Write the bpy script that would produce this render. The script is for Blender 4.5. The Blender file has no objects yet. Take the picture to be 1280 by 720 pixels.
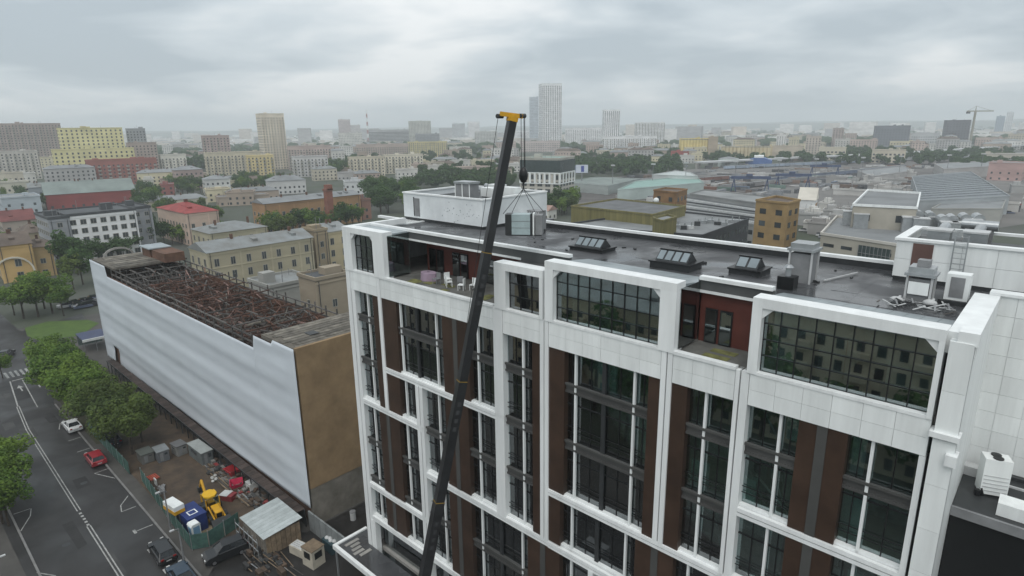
import bpy, bmesh, math, random
import numpy as np
from mathutils import Vector, Matrix, Quaternion
R = math.radians
random.seed(7)
scene = bpy.context.scene
COL = scene.collection
# ------------------------------------------------------------------ camera
F_PX, PITCH, ROLL, YAW, CAM_H = 761.7, .257708, .013508, .746874, 46.0
_fw = np.array([-math.sin(YAW)*math.cos(PITCH), math.cos(YAW)*math.cos(PITCH), -math.sin(PITCH)])
_r = np.array([math.cos(YAW), math.sin(YAW), 0.0])
_d = np.cross(_fw, _r)
_c, _s = math.cos(ROLL), math.sin(ROLL)
_r, _d = _c*_r+_s*_d, -_s*_r+_c*_d
cam_data = bpy.data.cameras.new('camera')
cam = bpy.data.objects.new('camera', cam_data)
COL.objects.link(cam)
cam_data.sensor_fit = 'HORIZONTAL'
cam_data.sensor_width = 36.0
cam_data.lens = 36.0*F_PX/1280
cam_data.clip_start = .5
cam_data.clip_end = 30000
M3 = Matrix((_r, -_d, -_fw)).transposed()
cam.matrix_world = Matrix.Translation((0, 0, CAM_H)) @ M3.to_4x4()
scene.camera = cam
# ------------------------------------------------------------------ sky, sun, exposure
SUN_EL, SUN_AZ = R(58), R(150)          # azimuth clockwise from +Y
world = bpy.data.worlds.new('World')
scene.world = world
world.use_nodes = True
nt = world.node_tree
nt.nodes.clear()
def N(tree, kind, **kw):
    n = tree.nodes.new(kind)
    for k, v in kw.items():
        if k in n.inputs: n.inputs[k].default_value = v
        else: setattr(n, k, v)
    return n
out = N(nt, 'ShaderNodeOutputWorld')
sky = N(nt, 'ShaderNodeTexSky', sky_type='NISHITA', sun_disc=False, sun_elevation=SUN_EL, sun_rotation=SUN_AZ, altitude=150.0, air_density=1.0, dust_density=3.0)
bg_sky = N(nt, 'ShaderNodeBackground'); bg_sky.inputs['Strength'].default_value = .09
nt.links.new(sky.outputs[0], bg_sky.inputs['Color'])
# cloud deck: the view direction is projected on a level layer overhead, so clouds flatten to the horizon
tc = N(nt, 'ShaderNodeTexCoord')
sep = N(nt, 'ShaderNodeSeparateXYZ'); nt.links.new(tc.outputs['Generated'], sep.inputs[0])
zz = N(nt, 'ShaderNodeMath', operation='MAXIMUM'); nt.links.new(sep.outputs['Z'], zz.inputs[0]); zz.inputs[1].default_value = 0.0
za = N(nt, 'ShaderNodeMath', operation='ADD'); nt.links.new(zz.outputs[0], za.inputs[0]); za.inputs[1].default_value = .17
dx = N(nt, 'ShaderNodeMath', operation='DIVIDE'); nt.links.new(sep.outputs['X'], dx.inputs[0]); nt.links.new(za.outputs[0], dx.inputs[1])
dy = N(nt, 'ShaderNodeMath', operation='DIVIDE'); nt.links.new(sep.outputs['Y'], dy.inputs[0]); nt.links.new(za.outputs[0], dy.inputs[1])
cb = N(nt, 'ShaderNodeCombineXYZ'); nt.links.new(dx.outputs[0], cb.inputs[0]); nt.links.new(dy.outputs[0], cb.inputs[1]); cb.inputs[2].default_value = 4.3
n1 = N(nt, 'ShaderNodeTexNoise', Scale=.72, Detail=4.0, Roughness=.46, Distortion=.25); nt.links.new(cb.outputs[0], n1.inputs['Vector'])
n2 = N(nt, 'ShaderNodeTexNoise', Scale=1.9, Detail=5.0, Roughness=.5, Distortion=.6); nt.links.new(cb.outputs[0], n2.inputs['Vector'])
mm = N(nt, 'ShaderNodeMath', operation='MULTIPLY_ADD'); nt.links.new(n2.outputs[0], mm.inputs[0]); mm.inputs[1].default_value = .35; nt.links.new(n1.outputs[0], mm.inputs[2])
cr = N(nt, 'ShaderNodeValToRGB'); nt.links.new(mm.outputs[0], cr.inputs[0])
cr.color_ramp.elements[0].position = .54; cr.color_ramp.elements[0].color = (.455, .525, .575, 1)
cr.color_ramp.elements[1].position = .80; cr.color_ramp.elements[1].color = (.90, .925, .93, 1)
e = cr.color_ramp.elements.new(.66); e.color = (.625, .69, .73, 1)
bg_cl = N(nt, 'ShaderNodeBackground'); bg_cl.inputs['Strength'].default_value = 1.0
hr_ = N(nt, 'ShaderNodeMapRange'); nt.links.new(sep.outputs['Z'], hr_.inputs[0]); hr_.inputs[1].default_value = 0.0; hr_.inputs[2].default_value = .22; hr_.inputs[3].default_value = .86; hr_.inputs[4].default_value = 1.0
hs_ = N(nt, 'ShaderNodeVectorMath', operation='SCALE'); nt.links.new(cr.outputs[0], hs_.inputs[0]); nt.links.new(hr_.outputs[0], hs_.inputs['Scale']); nt.links.new(hs_.outputs[0], bg_cl.inputs['Color'])
mx = N(nt, 'ShaderNodeMixShader'); mx.inputs[0].default_value = .93
nt.links.new(bg_sky.outputs[0], mx.inputs[1]); nt.links.new(bg_cl.outputs[0], mx.inputs[2])
nt.links.new(mx.outputs[0], out.inputs['Surface'])
sd = bpy.data.lights.new('sun', 'SUN'); sd.energy = 1.25; sd.angle = R(50); sd.color = (1.0, .97, .93)
sun = bpy.data.objects.new('sun', sd); COL.objects.link(sun)
sdir = Vector((math.sin(SUN_AZ)*math.cos(SUN_EL), math.cos(SUN_AZ)*math.cos(SUN_EL), math.sin(SUN_EL)))
sun.rotation_euler = sdir.to_track_quat('Z', 'Y').to_euler()
sun.location = (0, -40, 120)
vs = scene.view_settings
vs.view_transform = 'Standard'; vs.look = 'None'; vs.gamma = 1.0; vs.exposure = 0.24; vs.use_curve_mapping = False
cy = scene.cycles
cy.use_denoising = True
cy.max_bounces = 6; cy.diffuse_bounces = 3; cy.glossy_bounces = 3; cy.transparent_max_bounces = 12; cy.volume_bounces = 2
cy.sample_clamp_indirect = 4.0
# ------------------------------------------------------------------ geometry helpers
CAMP = np.array([0, 0, CAM_H])
def ray(x, y): return _fw*F_PX+_r*(x-640)+_d*(y-360)
def G(x, y, z=0.0):
    """photo pixel -> point where its ray meets the level z"""
    v = ray(x, y); p = CAMP+v*(z-CAM_H)/v[2]
    return Vector((p[0], p[1], z))
def onY(x, y, Y):
    v = ray(x, y); p = CAMP+v*Y/v[1]; return Vector(p)
def onX(x, y, X):
    v = ray(x, y); p = CAMP+v*X/v[0]; return Vector(p)
def los(x, y=300):
    v = ray(x, y); return math.atan2(-v[0], v[1])
def tag(o, label=None, cat=None, group=None, kind=None):
    if label: o['label'] = label
    if cat: o['category'] = cat
    if group: o['group'] = group
    if kind: o['kind'] = kind
    return o
def root(name, label, cat, loc=(0, 0, 0), rz=0.0, group=None):
    o = bpy.data.objects.new(name, None); o.empty_display_size = .5
    COL.objects.link(o); o.location = loc; o.rotation_euler = (0, 0, rz)
    return tag(o, label, cat, group)
class MB:
    def __init__(s): s.v = []; s.f = []
    def box(s, x0, x1, y0, y1, z0, z1):
        b = len(s.v)
        s.v += [(x0, y0, z0), (x1, y0, z0), (x1, y1, z0), (x0, y1, z0), (x0, y0, z1), (x1, y0, z1), (x1, y1, z1), (x0, y1, z1)]
        s.f += [tuple(b+i for i in q) for q in ((0, 3, 2, 1), (4, 5, 6, 7), (0, 1, 5, 4), (1, 2, 6, 5), (2, 3, 7, 6), (3, 0, 4, 7))]
        return s
    def quad(s, *p):
        b = len(s.v); s.v += [tuple(q) for q in p]; s.f.append(tuple(range(b, b+len(p)))); return s
    def prism(s, pts, z0, z1):
        """pts: list of (x, y) counter-clockwise"""
        a = sum(pts[i][0]*pts[(i+1) % len(pts)][1]-pts[(i+1) % len(pts)][0]*pts[i][1] for i in range(len(pts)))
        if a < 0: pts = pts[::-1]
        b = len(s.v); n = len(pts)
        s.v += [(p[0], p[1], z0) for p in pts]+[(p[0], p[1], z1) for p in pts]
        s.f.append(tuple(b+i for i in reversed(range(n)))); s.f.append(tuple(b+n+i for i in range(n)))
        for i in range(n):
            j = (i+1) % n; s.f.append((b+i, b+j, b+n+j, b+n+i))
        return s
    def extr(s, prof, x0, x1, axis='x'):
        """extrude a side profile [(a, z)] between x0 and x1 along an axis"""
        b = len(s.v); n = len(prof)
        for X in (x0, x1):
            for a, z in prof: s.v.append((X, a, z) if axis == 'x' else (a, X, z))
        s.f.append(tuple(b+i for i in range(n))); s.f.append(tuple(b+n+i for i in reversed(range(n))))
        for i in range(n):
            j = (i+1) % n; s.f.append((b+j, b+i, b+n+i, b+n+j))
        return s
    def tube(s, p, q, r0, r1=None, n=8):
        r1 = r0 if r1 is None else r1
        p, q = Vector(p), Vector(q); a = (q-p).normalized()
        u = a.orthogonal().normalized(); w = a.cross(u); b = len(s.v)
        for P, rr in ((p, r0), (q, r1)):
            for i in range(n):
                t = 2*math.pi*i/n; s.v.append(tuple(P+u*rr*math.cos(t)+w*rr*math.sin(t)))
        for i in range(n):
            j = (i+1) % n; s.f.append((b+i, b+j, b+n+j, b+n+i))
        s.f.append(tuple(b+i for i in reversed(range(n)))); s.f.append(tuple(b+n+i for i in range(n)))
        return s
    def ball(s, c, rx, ry, rz, n=8, m=5):
        b = len(s.v)
        for i in range(m+1):
            t = math.pi*i/m
            for j in range(n):
                u = 2*math.pi*j/n; s.v.append((c[0]+rx*math.sin(t)*math.cos(u), c[1]+ry*math.sin(t)*math.sin(u), c[2]+rz*math.cos(t)))
        for i in range(m):
            for j in range(n): k = (j+1) % n; s.f.append((b+i*n+j, b+i*n+k, b+(i+1)*n+k, b+(i+1)*n+j)[::-1])
        return s
    def mesh(s, name, mat, smooth=False):
        m = bpy.data.meshes.new(name); m.from_pydata(s.v, [], s.f); m.materials.append(mat)
        if smooth: m.polygons.foreach_set('use_smooth', [True]*len(m.polygons))
        m.update(); return m
    def build(s, name, mat, parent=None, kind=None, smooth=False, fix=True):
        m = s.mesh(name, mat, smooth)
        if fix:
            bm = bmesh.new(); bm.from_mesh(m); bmesh.ops.recalc_face_normals(bm, faces=bm.faces); bm.to_mesh(m); bm.free()
        return put(name, m, parent, kind=kind)
def put(name, mesh, parent=None, loc=(0, 0, 0), rot=None, scale=None, kind=None):
    o = bpy.data.objects.new(name, mesh); COL.objects.link(o); o.location = loc
    if rot is not None: o.rotation_euler = rot
    if scale is not None: o.scale = scale
    if parent is not None: o.parent = parent
    if kind: o['kind'] = kind
    return o
UNIT = {}
def unit(mat):
    if mat.name not in UNIT:
        UNIT[mat.name] = MB().box(-.5, .5, -.5, .5, -.5, .5).mesh('piece_'+mat.name, mat)
    return UNIT[mat.name]
def bx(name, mat, parent, x0, x1, y0, y1, z0, z1, kind=None):
    """box between local limits of its parent, shared unit mesh"""
    return put(name, unit(mat), parent, ((x0+x1)/2, (y0+y1)/2, (z0+z1)/2), None, (abs(x1-x0), abs(y1-y0), abs(z1-z0)), kind)
def beam(name, mat, parent, p, q, w, h=None):
    p, q = Vector(p), Vector(q); d = q-p
    o = put(name, unit(mat), parent, (p+q)/2, None, (w, h or w, d.length))
    o.rotation_mode = 'QUATERNION'; o.rotation_quaternion = d.to_track_quat('Z', 'Y')
    return o
def copy_tree(o, parent=None):
    c = o.copy(); COL.objects.link(c); c.parent = parent
    for ch in o.children: copy_tree(ch, c)
    return c
# ------------------------------------------------------------------ materials
MATS = {}
def mat(name, col, rough=.7, var=.12, scale=.6, metal=0.0, spec=.4, rnd=0.0, col2=None, detail=4.0, bump=0.0, bscale=None, stretch=None, isl=0.0, coat=0.0):
    if name in MATS: return MATS[name]
    m = bpy.data.materials.new(name); m.use_nodes = True; t = m.node_tree
    p = t.nodes['Principled BSDF']
    p.inputs['Roughness'].default_value = rough; p.inputs['Metallic'].default_value = metal; p.inputs['Specular IOR Level'].default_value = spec
    p.inputs['Coat Weight'].default_value = coat
    g = N(t, 'ShaderNodeNewGeometry'); vec = g.outputs['Position']
    if stretch:
        mp = N(t, 'ShaderNodeMapping'); mp.inputs['Scale'].default_value = stretch; t.links.new(vec, mp.inputs[0]); vec = mp.outputs[0]
    no = N(t, 'ShaderNodeTexNoise', Scale=scale, Detail=detail, Roughness=.6); t.links.new(vec, no.inputs['Vector'])
    ra = N(t, 'ShaderNodeValToRGB'); t.links.new(no.outputs[0], ra.inputs[0])
    c2 = col2 or tuple(c*(1-var*1.6) for c in col)
    c1 = col if col2 else tuple(min(1, c*(1+var*.7)) for c in col)
    ra.color_ramp.elements[0].position = .32; ra.color_ramp.elements[0].color = (*c2, 1)
    ra.color_ramp.elements[1].position = .68; ra.color_ramp.elements[1].color = (*c1, 1)
    last = ra.outputs[0]
    for amt, src in ((rnd, 'obj'), (isl, 'isl')):
        if amt:
            s = N(t, 'ShaderNodeObjectInfo').outputs['Random'] if src == 'obj' else g.outputs['Random Per Island']
            mr = N(t, 'ShaderNodeMapRange'); t.links.new(s, mr.inputs[0]); mr.inputs[3].default_value = 1-amt; mr.inputs[4].default_value = 1+amt
            hs = N(t, 'ShaderNodeVectorMath', operation='SCALE'); t.links.new(last, hs.inputs[0]); t.links.new(mr.outputs[0], hs.inputs['Scale']); last = hs.outputs[0]
    t.links.new(last, p.inputs['Base Color'])
    if bump:
        nb = N(t, 'ShaderNodeTexNoise', Scale=bscale or scale*6, Detail=3.0); t.links.new(vec, nb.inputs['Vector'])
        bn = N(t, 'ShaderNodeBump'); bn.inputs['Strength'].default_value = bump; bn.inputs['Distance'].default_value = .05
        t.links.new(nb.outputs[0], bn.inputs['Height']); t.links.new(bn.outputs[0], p.inputs['Normal'])
    MATS[name] = m; return m
def wet(m, lo, hi, scale):
    """puddle-like gloss variation"""
    t = m.node_tree; p = t.nodes['Principled BSDF']
    g = N(t, 'ShaderNodeNewGeometry'); no = N(t, 'ShaderNodeTexNoise', Scale=scale, Detail=3.0, Distortion=.4); t.links.new(g.outputs['Position'], no.inputs['Vector'])
    mr = N(t, 'ShaderNodeMapRange'); t.links.new(no.outputs[0], mr.inputs[0]); mr.inputs[1].default_value = .38; mr.inputs[2].default_value = .62; mr.inputs[3].default_value = lo; mr.inputs[4].default_value = hi
    t.links.new(mr.outputs[0], p.inputs['Roughness']); return m
def glass(name, tint, extra=.05, mul=1.5, rough=.02):
    m = bpy.data.materials.new(name); m.use_nodes = True; t = m.node_tree; t.nodes.clear()
    o = N(t, 'ShaderNodeOutputMaterial'); tr = N(t, 'ShaderNodeBsdfTransparent'); tr.inputs[0].default_value = (*tint, 1)
    gl = N(t, 'ShaderNodeBsdfGlossy'); gl.inputs['Roughness'].default_value = rough; gl.inputs['Color'].default_value = (.93, .98, 1.0, 1)
    fr = N(t, 'ShaderNodeFresnel'); fr.inputs[0].default_value = 1.5
    ma = N(t, 'ShaderNodeMath', operation='MULTIPLY_ADD'); t.links.new(fr.outputs[0], ma.inputs[0]); ma.inputs[1].default_value = mul; ma.inputs[2].default_value = extra
    g = N(t, 'ShaderNodeNewGeometry'); no = N(t, 'ShaderNodeTexNoise', Scale=.5, Detail=1.0); t.links.new(g.outputs['Position'], no.inputs['Vector'])
    bn = N(t, 'ShaderNodeBump'); bn.inputs['Strength'].default_value = .04; bn.inputs['Distance'].default_value = .05; t.links.new(no.outputs[0], bn.inputs['Height']); t.links.new(bn.outputs[0], gl.inputs['Normal'])
    ms = N(t, 'ShaderNodeMixShader'); t.links.new(ma.outputs[0], ms.inputs[0]); t.links.new(tr.outputs[0], ms.inputs[1]); t.links.new(gl.outputs[0], ms.inputs[2])
    t.links.new(ms.outputs[0], o.inputs[0]); MATS[name] = m; return m
WHITE = mat('white_cladding', (.80, .825, .815), .4, .075, .9, rnd=.05, stretch=(1.6, 1.6, .16), detail=6.0)
WHITE2 = mat('white_frame', (.80, .82, .815), .38, .07, .9, rnd=.03, stretch=(1.4, 1.4, .2), detail=6.0)
JOINT = mat('joint_grey', (.62, .65, .65), .8)
BROWN = mat('brown_pier', (.052, .030, .020), .45, .2, .5, rnd=.08)
STRIP = mat('grey_strip', (.075, .075, .072), .5, .1)
SPAN = mat('grey_spandrel', (.075, .075, .073), .45, .12, rnd=.05)
BLACK = mat('black_metal', (.012, .013, .014), .4, .1)
DARK = mat('dark_metal', (.035, .038, .04), .45, .15, 1.0)
ROOF = wet(mat('roof_membrane', (.045, .047, .051), .4, .3, .35, col2=(.075, .077, .081), spec=.5, rnd=.16), .10, .6, .3)
SEAM = mat('metal_roof', (.33, .37, .385), .4, .15, .5, metal=.25, rnd=.06)
FASCIA = mat('grey_fascia', (.10, .105, .105), .55, .12)
REDB = mat('red_brown_wall', (.115, .033, .024), .5, .15, rnd=.05)
CONC = mat('concrete', (.30, .29, .27), .85, .15, .8)
INTER = mat('interior_wall', (.55, .56, .55), .9, .5, .5, detail=6.0)
GALV = mat('galvanised', (.42, .44, .45), .35, .12, 1.2, metal=.6, rnd=.06)
GREY = mat('mid_grey', (.22, .225, .23), .6, .15, 1.0, rnd=.05)
LGREY = mat('light_grey', (.50, .51, .51), .55, .1, 1.0, rnd=.05)
GLASS = glass('window_glass', (.70, .83, .81), .13, 1.7)
GLASSD = glass('dark_glass', (.50, .62, .60), .17, 1.8)
GLASSC = glass('clear_glass', (.80, .86, .85), .03, 1.1)
YELLOW = mat('machine_yellow', (.62, .33, .015), .4, .12, 1.5)
WOOD = mat('weathered_wood', (.22, .165, .11), .85, .25, 1.5, rnd=.25)
RUST = mat('rusty_steel', (.105, .052, .036), .85, .4, 1.2, rnd=.45)
RUST2 = mat('grey_steel', (.10, .092, .085), .75, .3, 1.2, rnd=.4)
WINFAR = mat('far_window', (.055, .065, .07), .25, .3, .3, spec=.6, isl=.5)
# ------------------------------------------------------------------ ground, roads, markings
GROUND = mat('city_ground', (.085, .088, .08), .95, .3, .02, col2=(.045, .062, .03), detail=8.0)
ASPH = wet(mat('wet_asphalt', (.037, .036, .036), .6, .25, .25, col2=(.025, .024, .024), spec=.4), .38, .7, .12)
PAVE = mat('pavement', (.085, .08, .074), .8, .2, .3, col2=(.055, .052, .048))
KERB = mat('kerb_stone', (.20, .195, .19), .8, .15, 1.0)
PAINT = mat('road_paint', (.44, .44, .425), .7, .15, 2.0, col2=(.22, .22, .21), detail=8.0)
DIRT = mat('site_dirt', (.105, .073, .047), .85, .3, .35, col2=(.042, .033, .026), bump=.6, bscale=3)
GRASS = mat('lawn_grass', (.075, .125, .022), .95, .25, .4, col2=(.05, .09, .018), bump=.5)
BALL = mat('track_ballast', (.19, .18, .17), .95, .25, .05, col2=(.13, .125, .12), detail=8.0)
def sheet(name, pts, z, m, kind='structure'):
    mb = MB(); a = sum(pts[i][0]*pts[(i+1) % len(pts)][1]-pts[(i+1) % len(pts)][0]*pts[i][1] for i in range(len(pts)))
    if a < 0: pts = pts[::-1]
    mb.quad(*[(p[0], p[1], z) for p in pts]); return mb.build(name, m, None, kind, fix=False)
def pxs(*q, z=0): return [tuple(G(x, y, z)[:2]) for x, y in q]
c = (-_fw[0], -_fw[1])
sheet('ground', [(9000*math.cos(2*math.pi*i/64), 9000*math.sin(2*math.pi*i/64)) for i in range(64)], 0, GROUND)
sheet('pavement', [(-185, -8), (50, -8), (50, 29.6), (-46, 29.6), (-60, 60), (-152, 60), (-185, 46)], .01, PAVE)
sheet('road', [(-330, 3), (60, 6.2), (60, 17.5), (-126, 17.5), (-137, 19.4), (-152, 19.6), (-165, 24), (-172, 34), (-188, 36), (-182, 22), (-330, 19)], .02, ASPH)
sheet('side_yard', [(-61, 17.5), (-40, 17.5), (-40, 29.6), (-50, 29.6), (-50, 60), (-60.5, 60), (-60.5, 29.0), (-67, 23.5)], .025, wet(mat('muddy_shaded_asphalt', (.026, .024, .022), .7, .3, .4, col2=(.015, .014, .014)), .3, .8, .3))  # darker than the road: mud and wet, with shade put into the colour
for name, y0, y1 in (('kerb', 17.5, 17.72), ('kerb', 5.98, 6.2)):
    b = MB()
    for k in range(80): b.box(-126+k*2, -126+k*2+1.985, y0, y1, .02, .14)
    b.build(name, KERB, None, 'structure')
sheet('lawn', pxs((31, 410), (34, 420), (48, 426), (100, 420), (124, 404), (110, 400), (60, 402)), .05, GRASS)
sheet('lawn', [(-127, 18.4), (-104, 18.4), (-99, 26), (-106, 29), (-146, 28.4), (-148, 22)], .05, mat('scrub_ground', (.06, .062, .03), .95, .3, .5, col2=(.04, .036, .025)))
sheet('building_site', [(-98.5, 19.3), (-69, 19.2), (-66, 23.6), (-67.5, 29.4), (-108, 29.4), (-104, 23)], .06, DIRT)
sheet('sand_patch', pxs((243, 668), (262, 657), (290, 655), (296, 660), (262, 682), (247, 680)), .07, mat('pale_sand', (.24, .19, .12), .95, .2, 1.0))
def marking(pts, z=.03): return pts
PATCH = mat('asphalt_patch', (.028, .027, .027), .7, .3, .5); PATL = mat('pale_asphalt', (.055, .054, .053), .7, .25, .5)
rv = random.Random(14)
for k in range(16):
    x = rv.uniform(-150, -50); y = rv.uniform(7, 16.5); w = rv.uniform(2, 9); d = rv.uniform(.5, 2.0); sheet('road_patch', [(x, y), (x+w, y+rv.uniform(-.2, .2)), (x+w+rv.uniform(-.4, .4), y+d), (x, y+d)], .0245, rv.choice((PATCH, PATL)))
for k in range(7):
    x = rv.uniform(-135, -60); y = rv.choice((9.3, 10.6, 14.2)); sheet('manhole_cover', [(x+.42*math.cos(a*.5236), y+.42*math.sin(a*.5236)) for a in range(12)], .027, DARK)
mk = MB()
def line(p, q, w):
    p, q = Vector(p), Vector(q); d = (q-p).normalized(); n = Vector((-d.y, d.x))*w/2
    mk.quad(*[(a.x, a.y, .03) for a in (p-n, q-n, q+n, p+n)])
for dy_ in (-.17, .17):
    line((-118, 12.35+dy_), (-86, 12.05+dy_), .11)
    line((-81.5, 12.0+dy_), (-40, 11.7+dy_), .13)
for k in range(5): line((-85.4+k*.85, 12.02), (-85.0+k*.85, 12.02), .3)
line((-145.2, 14.3), (-130, 13.05), .2)
for dy_ in (-.17, .17): line((-130, 13.05+dy_), (-118, 12.35+dy_), .13)
line((-145, 14.55), (-145.2, 19.1), .35)
line((-144.8, 16.1), (-127, 15.3), .15)
for k in range(7): line((-151.4+.05*k, 14.4+k*.82), (-147.4+.05*k, 14.4+k*.82), .42)
for X, Y in ((-139.5, 15.0), (-139, 17.6)):
    line((X+1.8, Y), (X-.3, Y), .22); mk.quad((X-.3, Y-.5, .03), (X-.3, Y+.5, .03), (X-1.9, Y, .03))
line((-138.5, 17.7), (-138.6, 18.5), .3)
for X in (-76.0, -70.9, -66.0, -61):
    line((X, 15.4), (X+.1, 17.3), .12); line((X-.45, 15.4), (X+.45, 15.4), .3)
for X in (-108.5, -103.4): line((X, 15.8), (X, 17.4), .14)
def arc(cx, cy, r, a0, a1, w=.13, n=10):
    P = [(cx+r*math.cos(R(a0+(a1-a0)*i/n)), cy+r*math.sin(R(a0+(a1-a0)*i/n))) for i in range(n+1)]
    for a, b in zip(P, P[1:]): line(a, b, w)
def V(x0, y0, x1, y1, w=.11): p, q = G(x0, y0), G(x1, y1); line(p[:2], q[:2], w)
V(118, 592, 135, 586); V(118, 592, 144, 598); V(152, 640, 170, 633); V(152, 640, 151, 632); V(151, 632, 160, 620)
V(39, 636, 38, 645); V(38, 645, 26, 664); V(17, 643, 38, 636); V(46, 716, 70, 720); V(80, 525, 75, 530); V(75, 530, 74, 537)
mk.build('road_marking', PAINT, None, 'structure')
# ------------------------------------------------------------------ main office building (front face at y = 29.72, floors 4.2 m)
Y0, YG, FL = 29.72, 30.25, 4.2
ZR = 36.9
XL, XR = -48.3, -2.0
OB = root('office_building', 'new white-framed office building with brown piers, big glass bays and black flat roof', 'building', (-25, Y0, 0))
ox, oy, oz = OB.location
def mbx(name, m, x0, x1, y0, y1, z0, z1, parent=None, kind=None):
    """world-space box under the office building"""
    if parent is None: return bx(name, m, OB, x0-ox, x1-ox, y0-oy, y1-oy, z0, z1, kind)
    return bx(name, m, parent, x0-ox, x1-ox, y0-oy, y1-oy, z0, z1, kind)
def sub(name, parent_loc=None):   # part carrying pieces: an empty part shell
    return None
# shell: slabs, rear walls, end walls
for k in range(1, 9):
    if k == 8: mbx('floor_slab', CONC, XL+.3, XR-.4, YG+.2, 43.9, 8*FL-.45, 8*FL-.05)
    else: mbx('floor_slab', CONC, XL+.3, XR-.4, YG+.2, 43.9, k*FL-.35, k*FL)
mbx('rear_wall', GREY, XL, XR+.2, 43.9, 44.2, 0, ZR)
mbx('inner_wall', INTER, XL+.3, XR-.4, 34.6, 34.8, 0, 33.1)
mbx('end_wall', WHITE, XL, XL+.3, Y0+.6, 43.9, 0, 37.0)
mbx('end_wall', WHITE, XR-.45, XR, Y0+.8, 44.2, 0, 36.9)
mbx('rear_wing_wall', GREY, -51.6, -39.0, 44.25, 48.6, 0, ZR)
mbx('rear_wing_wall', WHITE, -51.6, XL-.01, 36.5, 44.2, 0, ZR)
for x in (-45.2, -37.6, -30.2, -22.6, -15.0, -7.4):
    mbx('inner_column', CONC, x, x+.6, 32.2, 32.8, 0, 33.2)
# things seen through the glass: partitions, boards, stair runs
rr = random.Random(3); rp0 = random.Random(17)
for k in range(1, 8):
    for i in range(20):
        x = rr.uniform(-47, -4); y = rr.uniform(30.9, 34.2); w = rr.uniform(.15, 1.6); h = rr.uniform(.6, 3.4)
        mbx('partition', rr.choice((INTER, LGREY, CONC, GREY, WHITE)), x, x+w, y, y+rr.uniform(.08, .8), k*FL+.01, k*FL+h)
TEAL = mat('teal_board', (.33, .45, .44), .7, .25, .6, rnd=.3)
for k in range(90):
    x = rr.uniform(-46.5, -4); fz = rr.randrange(2, 8)*FL; mbx('window_board', rr.choice((TEAL, TEAL, LGREY, CONC)), x, x+rr.uniform(.4, 1.1), YG+rr.uniform(.12, .5), YG+rr.uniform(.55, .6), fz+.02, fz+rr.uniform(.8, 3.2))
for k in range(60):
    x = rr.uniform(-46, -5); fz = rr.randrange(2, 8)*FL; L0 = rr.choice((-1, 1))*rr.uniform(.8, 2.4); y = rr.uniform(30.7, 32.0)
    beam('inner_brace', rr.choice((LGREY, WHITE, GALV)), OB, (x-ox, y-oy, fz+.05), (x+L0-ox, y-oy, fz+rr.uniform(1.6, 3.6)), rr.uniform(.05, .12))
# pieces of the front
def member(x0, x1, z0, z1, dep=.62, m=WHITE2, y=Y0, name='frame_bar'):
    return mbx(name, m, x0, x1, y, y+dep, z0, z1)
def hbar(x0, x1, z):
    member(x0, x1, z-.02, z+.22, .66)
    member(x0, x1, z-.30, z-.09, .5, y=Y0+.02)
    member(x0+.02, x1-.02, z-.085, z-.025, .4, BLACK, y=Y0+.12, name='shadow_joint')
def vbar(x0, x1, z0, z1): return member(x0, x1, z0, z1, .6)
def pier(x0, x1, z0, z1, strip=None):
    mbx('pier', BROWN, x0, x1, Y0+.10, YG+.3, z0, z1)
    if strip: mbx('pier_strip', STRIP, strip-.24, strip+.24, Y0+.06, Y0+.12, z0, z1)
fg = YG/Y0
def bay(x0, x1, z0, z1, mul=(), dark=(), nosp=()):
    """glazing between two piers: x limits on the front plane, mullion x as seen on the front plane"""
    xs = sorted([x0-.05]+[m*1.010 for m in mul]+[d*1.014 for d in dark]+[x1+.05])
    lv = [z0]+[k*FL for k in range(1, 9) if z0+.6 < k*FL < z1-.6]+[z1]
    for a, b in zip(lv, lv[1:]):
        for p, q in zip(xs, xs[1:]):
            mbx('pane', GLASS, p+.02, q-.02, YG, YG+.02, a+.02, b-.02)
            if q-p > .8: mbx('window_frame', BLACK, (p+q)/2-.025, (p+q)/2+.025, YG-.05, YG-.005, a, b)
        for h in (.75, 1.12):
            if b-a > 2.5: mbx('rail', BLACK, x0, x1, YG-.12, YG-.08, a+h, a+h+.045)
        mbx('window_frame', BLACK, x0, x1, YG-.05, YG-.006, a+2.75, a+2.83) if b-a > 3.5 else None
        if a > z0:
            mbx('spandrel', SPAN, x0, x1, YG-.22, YG-.03, a-.42, a+.10)
            mbx('spandrel_ledge', STRIP, x0, x1, YG-.36, YG-.225, a+.02, a+.17)
            mbx('spandrel_ledge', SPAN, x0, x1, YG-.30, YG-.225, a-.52, a-.36)
        else: mbx('sill', WHITE2, x0, x1, YG-.3, YG-.01, a, a+.13)
    for m in mul:
        mbx('mullion', WHITE2, m*1.010-.07, m*1.010+.07, YG-.30, YG-.12, z0, z1)
    for d in dark:
        mbx('mullion', DARK, d*1.014-.14, d*1.014+.14, YG-.20, YG-.055, z0, z1)
T = 31.8
# column A
bay(-47.2, -44.5, 21.1, T, (-45.06,)); pier(-44.5, -43.57, 21.1, T)
vbar(-43.57, -43.12, 21.1, T)
hbar(-47.2, -38.05, 20.85)
bay(-47.2, -44.75, 11.95, 20.55, (-45.35,)); pier(-44.75, -41.7, 12.1, 20.55, -43.4); bay(-41.7, -38.9, 11.95, 20.55, (-40.38,))
hbar(-47.2, -38.05, 11.75)
bay(-47.2, -44.75, 8.2, 11.45, (-45.35,)); pier(-44.75, -41.7, 8.25, 11.45, -43.4); bay(-41.7, -38.9, 8.2, 11.45, (-40.38,))
hbar(-47.2, -24.3, 7.95)
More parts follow.
